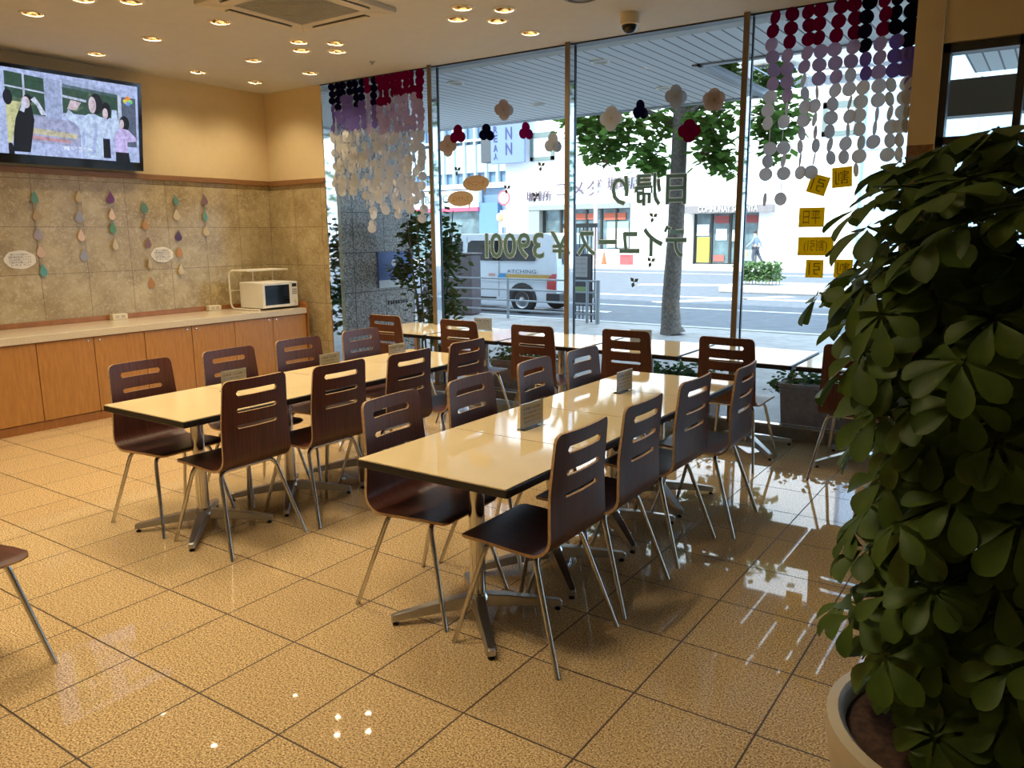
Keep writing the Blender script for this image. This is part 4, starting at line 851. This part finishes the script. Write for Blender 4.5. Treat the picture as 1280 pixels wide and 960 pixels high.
# planters outside the glass
M_TERRA = mat('brown_planter', (0.20, 0.12, 0.085), 0.7, vary=0.2, scale=20)
for k, (x0, x1, lab) in enumerate([(-1.74, -1.0, 'brown planter box outside the glass near the potted plant'), (-2.98, -2.35, 'brown planter box outside the glass before the tree'), (-4.62, -4.0, 'brown planter box outside the glass near the van')]):
    t = thing('planter_box', lab, 'planter', ((x0 + x1) / 2, 6.55, -0.06), 0, 'planters along the window'); h = (x1 - x0) / 2
    mb = MB(); zt = 0.40 if k == 0 else 0.36
    mb.loft([[(-h, -.13, .01), (h, -.13, .01), (h, .13, .01), (-h, .13, .01)], [(-h - .02, -.16, zt), (h + .02, -.16, zt), (h + .02, .16, zt), (-h - .02, .16, zt)]])
    mb.build('box', M_TERRA, t, bevel=0.012)
    mb = MB(); mb.box((-h - .03, -.17, zt), (h + .03, -.13, zt + .03)); mb.box((-h - .03, .13, zt), (h + .03, .17, zt + .03)); mb.box((-h - .03, -.13, zt), (-h + .01, .13, zt + .03)); mb.box((h - .01, -.13, zt), (h + .03, .13, zt + .03)); mb.build('rim', M_TERRA, t)
    mb = MB(); leaf_cloud(mb, [((q * h * 0.8, 0, zt + .06), (.14, .14, .09)) for q in (-1, -.5, 0, .5, 1)] + [((-h - .05, 0, zt), (.1, .08, .06))], 420, 0.055, rg, 1.2); mb.build('foliage', M_BAML, t)

# pavement furniture
M_PIPE = mat('grey_pipe', (0.28, 0.31, 0.33), 0.45, 0.4)
t = thing('guard_fence', 'low grey pipe fence along the kerb in front of the van', 'fence', (-6.87, 12.8, -0.06))
for z in (0.17, 0.36, 0.57, 0.78): MB().tube([(-6.0, 0, z), (-0.02, 0, z)], 0.018, 8).build('rail', M_PIPE, t, True)
for x in (0, -0.22, -2.0, -4.0, -6.0): MB().tube([(x, 0, 0), (x, 0, 0.80)], 0.042 if x == 0 else 0.028, 10).build('post', M_PIPE, t, True)
t = thing('bus_stop_board', 'dark notice board with grey timetable by the fence end', 'notice board', (-7.35, 13.0, -0.06))
MB().box((-0.28, -0.02, 0.30), (0.24, 0.02, 1.27)).build('board', mat('board_dark', (0.03, 0.028, 0.035), 0.5), t, bevel=0.005)
MB().box((-0.21, -0.026, 0.84), (0.16, -0.02, 1.22)).build('timetable', mat('timetable_grey', (0.34, 0.33, 0.33), 0.6), t)
MB().box((-0.21, -0.026, 0.56), (0.16, -0.02, 0.66)).build('green_notice', mat('notice_green', (0.22, 0.32, 0.12), 0.6), t)
for k in range(4): text_mesh('lettering', '時刻表 平日 土曜 休日', 0.32, 0.03, 0, mat('card_ink', (0.16, 0.13, 0.10), 0.7), face_in(-0.025, -0.0275, 1.17 - 0.085 * k), t)
for x in (-0.26, 0.24): MB().tube([(x, 0, 0), (x, 0, 1.30)], 0.018, 8).build('leg', M_DARKFRAME, t, True)
t = thing('bus_shelter_rack', 'dark barred rack behind the notice board', 'rack', (-7.75, 13.6, -0.33))
for k in range(9): MB().tube([(-0.3 + k * 0.085, 0, 0.05), (-0.3 + k * 0.085, 0, 2.05)], 0.012, 6).build('bar', M_DARKFRAME, t, True)
MB().box((-0.34, -0.02, 2.02), (0.42, 0.02, 2.10)).box((-0.34, -0.02, 0.0), (0.42, 0.02, 0.06)).build('frame', M_DARKFRAME, t)
t = thing('utility_box', 'dark brown box on the pavement in front of the van', 'box', (-10.3, 13.0, -0.06))
box((-0.75, -0.14, 0.02), (0.48, 0.2, 1.24)).build('housing', mat('box_brown', (0.075, 0.055, 0.06), 0.5, vary=0.15), t, bevel=0.02)
box((-0.78, -0.16, 1.24), (0.51, 0.22, 1.27)).build('lid', mat('box_lid', (0.10, 0.08, 0.08), 0.5), t, bevel=0.008)
box((-0.70, -0.12, 0.0), (0.43, 0.18, 0.02)).build('plinth', M_DARKFRAME, t)

# white van
VX, VY, VZ = -9.68, 16.0, -0.33
t = thing('van', 'white delivery van parked beyond the fence', 'van', (VX, VY, VZ))
M_VAN = mat('van_white', (0.58, 0.62, 0.67), 0.25, vary=0.02); M_VG = mat('van_glass', (0.012, 0.017, 0.02), 0.05); M_TYRE = mat('tyre', (0.015, 0.015, 0.016), 0.8); M_BUMP = mat('van_black', (0.02, 0.021, 0.023), 0.5)
body = [(0.0, 0.32), (0.0, 1.15), (-0.06, 1.62), (-0.14, 1.88), (-0.35, 1.93), (-3.0, 1.93), (-3.45, 1.86), (-4.25, 1.12), (-4.62, 0.95), (-4.72, 0.70), (-4.70, 0.32)]
mb = MB()
rings = []
for y, k in ((0.0, 0.0), (0.02, 1.0), (0.55, 1.0), (1.67, 1.0), (1.69, 0.0)):
    rings.append([(x * (1 if k else 0.995) - (0 if k else 0.012), y + max(0, (z - 1.1)) * 0.10 * (1 if y < 0.8 else -1), z if k else 0.32 + (z - 0.32) * 0.985 + 0.005) for x, z in body])
mb.loft(rings); bd = mb.build('body', M_VAN, t, bevel=0.02)
def side(name, pts, m, d=0.006, par=t):
    """panel lying on the near side of the van (x, z from the rear corner)"""
    b2 = MB(); b2.add([(x, max(0, z - 1.1) * 0.10 - d, z) for x, z in pts], [list(range(len(pts)))]); o = b2.build(name, m, par)
    so2 = o.modifiers.new('t', 'SOLIDIFY'); so2.thickness = d * 0.8; so2.offset = 0; return o
side('side_window', [(-2.62, 1.27), (-0.62, 1.27), (-0.60, 1.34), (-0.68, 1.72), (-0.75, 1.76), (-2.55, 1.76), (-2.66, 1.70), (-2.68, 1.34)], M_VG)
side('side_window', [(-3.95, 1.20), (-2.82, 1.22), (-2.82, 1.74), (-3.36, 1.74), (-3.95, 1.30)], M_VG)
side('stripe', [(-1.45, 0.855), (-0.18, 0.855), (-0.18, 0.95), (-1.45, 0.95)], mat('van_ochre', (0.50, 0.30, 0.06), 0.4), 0.008)
side('stripe', [(-1.72, 0.85), (-1.45, 0.85), (-1.45, 0.97), (-1.66, 0.97)], mat('van_blue', (0.05, 0.25, 0.50), 0.4), 0.008)
side('stripe', [(-1.98, 0.90), (-1.80, 0.90), (-1.80, 0.96), (-1.98, 0.96)], mat('van_salmon', (0.60, 0.28, 0.24), 0.4), 0.008)
text_mesh('lettering', 'ATCHING', 0.85, 0.09, 0.004, mat('van_ink', (0.10, 0.13, 0.18), 0.5), face_in(-1.0, -0.008, 1.02), t)
side('tail_light', [(-0.27, 0.62), (-0.02, 0.60), (-0.0, 0.98), (-0.10, 0.98), (-0.25, 0.86)], mat('tail_red', (0.45, 0.03, 0.03), 0.15), 0.02)
side('door_handle', [(-2.50, 0.93), (-2.42, 0.93), (-2.42, 1.15), (-2.50, 1.15)], M_BUMP, 0.02)
side('side_rail', [(-4.2, 0.76), (-0.25, 0.76), (-0.25, 0.79), (-4.2, 0.79)], mat('van_trim', (0.45, 0.49, 0.53), 0.4), 0.012)
side('sill', [(-4.6, 0.30), (-1.75, 0.30), (-1.75, 0.38), (-4.6, 0.38)], M_BUMP, 0.01)
for x in (-2.70,): side('door_seam', [(x, 0.4), (x + 0.012, 0.4), (x + 0.012, 1.85), (x, 1.85)], M_BUMP, 0.004)
side('door_seam', [(-1.68, 0.4), (-1.668, 0.4), (-1.668, 1.25), (-1.68, 1.25)], M_BUMP, 0.004)
MB().box((-0.30, -0.02, 0.30), (0.08, 1.70, 0.52)).build('rear_bumper', M_BUMP, t, bevel=0.03)
MB().add([(0.004, 0.25, 1.2), (0.004, 1.45, 1.2), (-0.055, 1.40, 1.66), (-0.055, 0.30, 1.66)], [(0, 1, 2, 3)]).build('rear_window', M_VG, t).location.x = 0.02
for x in (-0.98, -3.75):
    for y, s in ((0.02, -1), (1.67, 1)):
        side('wheel_arch', [(x + 0.42 * math.cos(PI * k / 12), 0.33 + 0.42 * math.sin(PI * k / 12)) for k in range(13)], M_BUMP, 0.012) if s < 0 else None
        R = Matrix.Translation((x, y + s * 0.0, 0.335)) @ Matrix.Rotation(PI / 2 * (1 if s < 0 else -1), 4, 'X')
        w = MB().lathe([(0.20, -0.14), (0.31, -0.14), (0.335, -0.11), (0.335, 0.02), (0.31, 0.045), (0.215, 0.045), (0.205, 0.03)], n=28).build('wheel', M_TYRE, t, True); w.matrix_local = R
        MB().lathe([(0.21, 0.03), (0.20, 0.045), (0.17, 0.02), (0.09, 0.025), (0.06, 0.05), (0.001, 0.052)], n=24).build('hub', chrome('wheel_steel', (0.4, 0.41, 0.42), 0.35), w, True)

# median hedge and the walking person
t = thing('road_median', 'raised grey kerb strip with a clipped hedge, beyond the third mullion', 'median', (-8.8, 25.0, -0.33))
box((-0.2, 0, 0), (13, 2.6, 0.22)).build('kerb', mat('median_concrete', (0.42, 0.42, 0.41), 0.8, vary=0.15), t, bevel=0.03)
t = thing('hedge', 'small clipped hedge on the median strip', 'hedge', (-7.95, 26.0, -0.09)); mb = MB()
for q in range(12): mb.tube([(-0.6 + 0.11 * q, 0, 0), (-0.6 + 0.11 * q, 0.05, 0.3)], 0.012, 5)
mb.build('stems', M_STEM, t); mb = MB()
for _ in range(1100):
    v = Vector((rg.uniform(-.78, .62), rg.uniform(-.4, .4), rg.uniform(0.13, 0.72))); leaf_cloud(mb, [(v, (.02, .02, .02))], 1, 0.13, rg, 1.0)
mb.build('foliage', leafm('hedge_leaf', (0.13, 0.22, 0.09), 0.3), t)
def skin(name, joints, bones, m, parent=None, sub=2):
    me = bpy.data.meshes.new(name); me.from_pydata([j[:3] for j in joints], bones, []); me.materials.append(m)
    o = bpy.data.objects.new(name, me); COL.objects.link(o); o.parent = parent
    sk = o.modifiers.new('skin', 'SKIN'); sk.use_smooth_shade = True
    if not me.skin_vertices: me.attributes.new
    for v, j in zip(me.skin_vertices[0].data, joints): v.radius = (j[3], j[4] if len(j) > 4 else j[3])
    me.skin_vertices[0].data[0].use_root = True
    ss = o.modifiers.new('sub', 'SUBSURF'); ss.levels = sub; ss.render_levels = sub; return o
SKINM = mat('skin', (0.50, 0.33, 0.24), 0.6); JACK = mat('grey_blue_jacket', (0.22, 0.28, 0.38), 0.8); TROU = mat('dark_trousers', (0.06, 0.07, 0.10), 0.8); HAIR = mat('dark_hair', (0.03, 0.028, 0.03), 0.6)
t = thing('person', 'person in a grey-blue jacket walking along the far pavement with a bag', 'person', (-12.62, 40.2, -0.12))
# walks towards -x; y is the depth of the figure
J = [(0, 0, .95, .13, .15), (0.0, 0, 1.15, .12, .16), (-.03, 0, 1.38, .13, .19), (-.05, 0, 1.50, .06, .07), (-.07, 0, 1.58, .06, .06), (-.09, 0, 1.68, .085, .08), (-.085, 0, 1.77, .06, .06),
     (-.03, -.20, 1.42, .055), (-.14, -.24, 1.18, .045), (-.36, -.22, 1.02, .035), (-.42, -.21, .98, .03), (-.02, .20, 1.42, .055), (.16, .24, 1.20, .045), (.22, .22, .97, .035), (.20, .22, .90, .03),
     (0, -.10, .88, .10), (-.10, -.10, .50, .065), (-.02, -.10, .12, .045), (-.16, -.10, .04, .04), (0, .10, .88, .10), (.16, .10, .52, .065), (.36, .10, .18, .045), (.28, .10, .05, .04)]
Bn = [(0, 1), (1, 2), (2, 3), (3, 4), (4, 5), (5, 6), (2, 7), (7, 8), (8, 9), (9, 10), (2, 11), (11, 12), (12, 13), (13, 14), (0, 15), (15, 16), (16, 17), (17, 18), (0, 19), (19, 20), (20, 21), (21, 22)]
skin('body', J, Bn, SKINM, t)
grow = lambda ids, d: [tuple(J[i][:3]) + tuple(q + d for q in J[i][3:]) for i in ids]
skin('jacket', grow([0, 1, 2, 3, 7, 8, 9, 11, 12, 13], 0.022), [(0, 1), (1, 2), (2, 3), (2, 4), (4, 5), (5, 6), (2, 7), (7, 8), (8, 9)], JACK, t)
skin('trousers', grow([0, 15, 16, 17, 19, 20, 21], 0.018), [(0, 1), (1, 2), (2, 3), (0, 4), (4, 5), (5, 6)], TROU, t)
mb = MB(); mb.lathe([(0.001, .14), (.06, .125), (.095, .07), (.10, .01), (.085, -.03)], n=16); hr = mb.build('hair', HAIR, t, True); hr.location = (-.065, 0, 1.69)
for y in (-.10, .10): 
    x = -.08 if y < 0 else .31
    MB().lathe([(0.001, .0), (.05, .0), (.055, .04), (.035, .085), (.001, .09)], n=12).build('shoe', M_BLACK, t, True).matrix_local = Matrix.Translation((x - 0.03, y, 0.0 if y < 0 else 0.02)) @ Matrix.Diagonal((2.0, 1, 1, 1))
t2 = thing('shopping_bag', 'tan bag hanging from the hand of the walking person', 'bag', (-13.05, 39.86, 0.37))
mb = MB(); mb.loft([[(-.13, -.05, 0), (.13, -.05, 0), (.13, .05, 0), (-.13, .05, 0)], [(-.15, -.055, .2), (.15, -.055, .2), (.15, .055, .2), (-.15, .055, .2)], [(-.11, -.02, .34), (.11, -.02, .34), (.11, .02, .34), (-.11, .02, .34)]]); mb.build('body', mat('tan_bag', (0.42, 0.35, 0.20), 0.8), t2, bevel=0.02)
MB().tube([(-.08, 0, .33), (-.05, 0, .47), (.0, 0, .51), (.05, 0, .47), (.08, 0, .33)], 0.01, 6).build('handle', mat('bag_strap', (0.2, 0.14, 0.08), 0.8), t2, True)

# ------------------------------------------------------------------ buildings across the road
M_FW = mat('white_facade', (0.86, 0.87, 0.88), 0.7, vary=0.015); M_STONEG = mat('grey_surround', (0.24, 0.26, 0.25), 0.6); M_SHOP = mat('shop_glass', (0.10, 0.15, 0.16), 0.08, vary=0.5, scale=1.5)
t = thing('white_building', 'large white building with a coffee shop and street door across the road', 'building', (0, 42, -0.12))
mb = MB(); mb.box((-29.2, 0.6, 0), (-8.4, 9, 24)); mb.box((-29.2, 0, 3.45), (-8.4, 0.6, 24)); mb.box((-29.2, 0, 0), (-27.5, .6, 3.45)); mb.box((-20.5, 0, 0), (-16.75, .6, 3.45)); mb.box((-13.1, 0, 0), (-8.4, .6, 3.45)); mb.box((-27.5, 0, 0), (-20.5, .6, 0.78)); mb.box((-16.75, 0, 2.95), (-13.1, .6, 3.45))
mb.build('wall', M_FW, t)
f = MB().box((-27.5, -0.04, 3.15), (-20.5, 0.58, 3.45)).box((-27.5, 0.0, 0.78), (-26.7, .58, 3.15)).build('shop_window_frame', M_STONEG, t)
MB().box((-26.7, 0.5, 0.78), (-20.5, 0.55, 3.15)).build('shop_window', M_SHOP, t)
for x in (-26.6, -25.4, -23.6, -22.6, -21.6, -20.6): MB().box((x - .06, .40, .78), (x + .06, .5, 3.15)).build('shop_window_bar', M_DARKFRAME, t)
for x0, x1, z0, z1, c, nm in ((-24.4, -23.0, 2.55, 2.9, (0.45, .10, .05), 'red_shade'), (-22.4, -21.0, 2.5, 2.9, (.40, .10, .06), 'red_shade'), (-25.2, -24.5, 1.0, 2.0, (.42, .26, .12), 'wood_screen'), (-22.2, -20.8, .9, 2.0, (.75, .78, .70), 'white_blind'), (-22.2, -20.8, 2.0, 2.4, (.25, .42, .32), 'green_blind')):
    MB().box((x0, .42, z0), (x1, .49, z1)).build(nm, mat('shop_' + nm, c, .6), t)
for k, (s, x0, x1, z, h) in enumerate((('珈琲所', -27.55, -25.75, 4.0, .62), ('コメダ', -25.35, -22.3, 4.35, .95), ('珈琲店', -21.95, -19.8, 4.55, .75))):
    text_mesh('sign_lettering', s, x1 - x0, h, 0.08, mat('sign_mauve', (0.13, 0.09, 0.12), 0.6), face_in((x0 + x1) / 2, -0.10, z), t)
for x0, x1, z0, z1 in ((-27.3, -25.6, 6.1, 7.75), (-10.2, -8.5, 6.3, 7.9)):
    fr = MB(); fr.box((x0, -.1, z0), (x0 + .22, .02, z1)); fr.box((x1 - .22, -.1, z0), (x1, .02, z1)); fr.box((x0, -.1, z1 - .3), (x1, .02, z1)); fr.box((x0, -.1, z0), (x1, .02, z0 + .22)); fw = fr.build('window', mat('window_surround', (.14, .19, .18), .5), t)
    MB().box((x0 + .22, -.05, z0 + .22), (x1 - .22, -.02, z1 - .3)).build('pane', mat('blind_white', (.8, .82, .82), .4), fw)
# street door with its black fascia
MB().box((-17.0, -.55, 2.72), (-12.3, .0, 3.12)).build('door_canopy', mat('door_canopy_grey', (.22, .20, .20), .5), t)
text_mesh('door_sign_lettering', 'COMMUNAY SOWNTA', 3.2, .30, .03, mat('sign_white', (0.75, 0.76, 0.72), 0.4), face_in(-14.6, -.58, 2.93), t)
MB().box((-16.7, .38, .06), (-13.1, .42, 2.75)).build('street_door', M_SHOP, t)
for x in (-16.7, -15.75, -14.7, -14.15, -13.15): MB().box((x - .06, .28, 0.0), (x + .06, .38, 2.75)).build('door_bar', M_DARKFRAME, t)
for x0, x1, z0, z1, c, nm in ((-16.55, -15.85, .1, 1.45, (.75, .55, .06), 'yellow_poster'), (-16.6, -15.9, 1.55, 2.15, (.78, .8, .82), 'white_poster'), (-15.5, -14.9, 1.3, 1.9, (.8, .8, .82), 'white_poster'), (-14.6, -14.2, 1.25, 1.85, (.8, .8, .82), 'white_poster'), (-15.6, -14.8, 2.2, 2.6, (.28, .06, .06), 'red_shelf'), (-14.0, -13.2, 2.2, 2.6, (.30, .07, .07), 'red_shelf'), (-15.6, -15.0, .15, .5, (.35, .10, .08), 'red_crate'), (-13.9, -13.3, .2, .8, (.25, .28, .25), 'display_case')):
    MB().box((x0, .33, z0), (x1, .375, z1)).build(nm, mat('door_' + nm, c, .6), t)
M_BG = mat('blue_glass_facade', (0.12, 0.20, 0.30), 0.15, vary=0.12, scale=0.4); M_RIB = mat('pale_rib', (0.55, 0.64, 0.68), 0.5)
t = thing('glass_building', 'pale blue glass office building with white ribs, seen between granite wall and white building', 'building', (0, 46, -0.12))
box((-62, 0, 0), (-29.6, 9, 26)).build('facade', M_BG, t)
for k in range(34): MB().box((-62 + k * .95, -.35, 5.2), (-61.86 + k * .95, 0, 26)).build('rib', M_RIB, t)
for z, h in ((4.9, .35), (8.1, .15), (11, .15), (14, .15), (17, .15)): MB().box((-62, -.38, z), (-29.6, -.02, z + h)).build('floor_band', M_RIB, t)
MB().box((-62, -.2, 6.0), (-29.6, -.02, 7.9)).build('parapet_panel', mat('parapet_panel', (.36, .47, .50), .4), t)
MB().box((-42, -.5, 3.6), (-34, -.02, 4.8)).build('shop_fascia', M_FW, t)
MB().box((-42, -.55, 3.35), (-34, -.4, 3.62)).build('red_band', mat('fascia_red', (.70, .08, .14), .5), t)
text_mesh('shop_lettering', 'THAI BANGKOK', 6.2, .6, .04, mat('fascia_ink', (.12, .18, .17), .6), face_in(-37.9, -.55, 4.25), t)
MB().box((-42, -.1, 0), (-34, -.02, 3.35)).build('shop_front', M_SHOP, t)
MB().box((-34, -.4, 1.4), (-32.4, -.02, 3.9)).build('blue_banner', mat('banner_blue', (.10, .20, .42), .5), t)
t = thing('blue_panel_building', 'blue panelled building behind the garlands by the stone column', 'building', (0, 42.4, -0.12))
box((-8.4, 0, 0), (30, 9, 26)).build('facade', mat('blue_panel', (0.42, 0.60, 0.82), 0.25, vary=0.06, scale=0.5), t)
for k in range(24): MB().box((-8.4 + k * 1.6, -.04, 0), (-8.34 + k * 1.6, 0, 26)).build('panel_joint', M_RIB, t)
for k in range(9): MB().box((-8.4, -.04, 2.8 * k), (30, 0, 2.8 * k + .06)).build('panel_joint', M_RIB, t)
# blade sign
t = thing('blade_sign', 'pale blue projecting sign with dark letters under the canopy edge', 'sign', (-29.75, 41.2, 1.57))
MB().box((0, 0, 4.3), (2.5, .16, 7.8)).build('panel', mat('sign_paleblue', (.15, .21, .38), .4), t, bevel=.03)
MB().box((-.85, .1, 4.45), (0.0, .9, 7.8)).build('side_box', mat('sign_grey', (.06, .065, .07), .5), t, bevel=.03)
for k, (q, x, z, w, h) in enumerate((('N', 1.37, 6.08, .46, .71), ('N', 1.37, 5.17, .46, .71), ('R', .38, 6.36, .27, .41), ('E', .38, 5.84, .27, .41), ('A', .38, 5.26, .27, .41), ('人', .38, 4.77, .3, .38))): text_mesh('letter', q, w, h, .02, mat('sign_navy', (.04, .05, .14), .5), face_in(x, -.022, z), t)
MB().box((.6, .16, 5.2), (1.0, .79, 5.4)).box((.6, .16, 7.0), (1.0, .79, 7.2)).build('bracket', M_PIPE, t)
# poles, road sign, cone
t = thing('lamp_post', 'thin pinkish pole crossing the coffee shop sign', 'pole', (-21.4, 39.5, -0.12)); MB().tube([(0, 0, 0), (0, 0, 9)], [.13, .09], 10).build('shaft', mat('pink_pole', (.50, .40, .40), .6), t, True)
MB().lathe([(.22, 0), (.22, .25), (.13, .3)], n=12, cap=True).build('base', mat('pink_pole', (.50, .40, .40), .6), t)
t = thing('road_sign', 'round white road sign with red rim beside the white building', 'road sign', (-25.0, 35.8, -0.33))
MB().tube([(0, 0.05, 0), (0, 0.05, 4.3)], .05, 8).build('post', M_PIPE, t, True)
for nm, r, c, d in (('rim', .40, (.55, .10, .12), .03), ('face', .31, (.78, .78, .8), .045)):
    MB().lathe([(r, 0), (r, d), (.001, d)], n=24).build(nm, mat('roadsign_' + nm, c, .5), t).matrix_local = Matrix.Translation((0, 0, 3.85)) @ Matrix.Rotation(PI / 2, 4, 'X')
text_mesh('arrow', '↑', .2, .45, 0, mat('sign_navy', (.04, .05, .14), .5), face_in(0, -.05, 3.85), t)
MB().box((-.28, -.0, 2.3), (.28, .03, 3.2)).build('plate', mat('plate_pale', (.62, .72, .74), .5), t)
t = thing('traffic_cone', 'orange traffic cone on the far pavement', 'cone', (-21.0, 39.8, -0.12)); MB().lathe([(.16, .03), (.03, .72), (.001, .72)], n=16).build('cone', mat('cone_orange', (.75, .12, .04), .5), t, True); box((-.2, -.2, 0), (.2, .2, .03)).build('base', mat('cone_orange', (.75, .12, .04), .5), t)
t = thing('red_crate', 'red box on the far pavement beside the cone', 'crate', (-19.7, 40.0, -0.12)); box((-.3, -.25, 0), (.3, .25, .5)).build('body', mat('crate_red', (.60, .08, .08), .5), t, bevel=.02); box((-.32, -.27, .5), (.32, .27, .54)).build('lid', mat('crate_red', (.60, .08, .08), .5), t)
t = thing('warning_beacon', 'small white bollard with orange beacon behind the van roof', 'bollard', (-24.0, 34.0, -0.33)); MB().tube([(0, 0, 0), (0, 0, 2.6)], .10, 10).build('post', M_FW, t, True); MB().lathe([(.16, 2.6), (.2, 2.75), (.17, 2.95), (.001, 3.02)], n=14).build('beacon', mat('beacon_orange', (.85, .50, .25), .3), t, True)
# downlights of the canopy
cdl = None
for k, (x, y, lab) in enumerate([(-3.98, 7.4, 'canopy downlight above the price lettering, first from the glass'), (-4.06, 9.15, 'canopy downlight above the price lettering, farther out'), (-5.84, 7.42, 'canopy downlight beside the first mullion'), (-5.9, 9.25, 'canopy downlight beside the first mullion, farther out'), (-0.3, 7.3, 'canopy downlight above the entrance')]):
    if cdl is None:
        cdl = thing('canopy_downlight', lab, 'ceiling light', (x, y, 3.27), 0, 'downlights of the canopy')
        MB().lathe([(0.10, 0), (0.10, -.012), (0.085, -.014), (0.078, -.004)], n=24).build('trim_ring', M_WHITE, cdl, True); MB().lathe([(0.08, -.004), (0.04, -.001), (0.001, -.001)], n=24).build('reflector', M_ALU, cdl, True)
    else: dup(cdl, (x, y, 3.27), 0, lab)
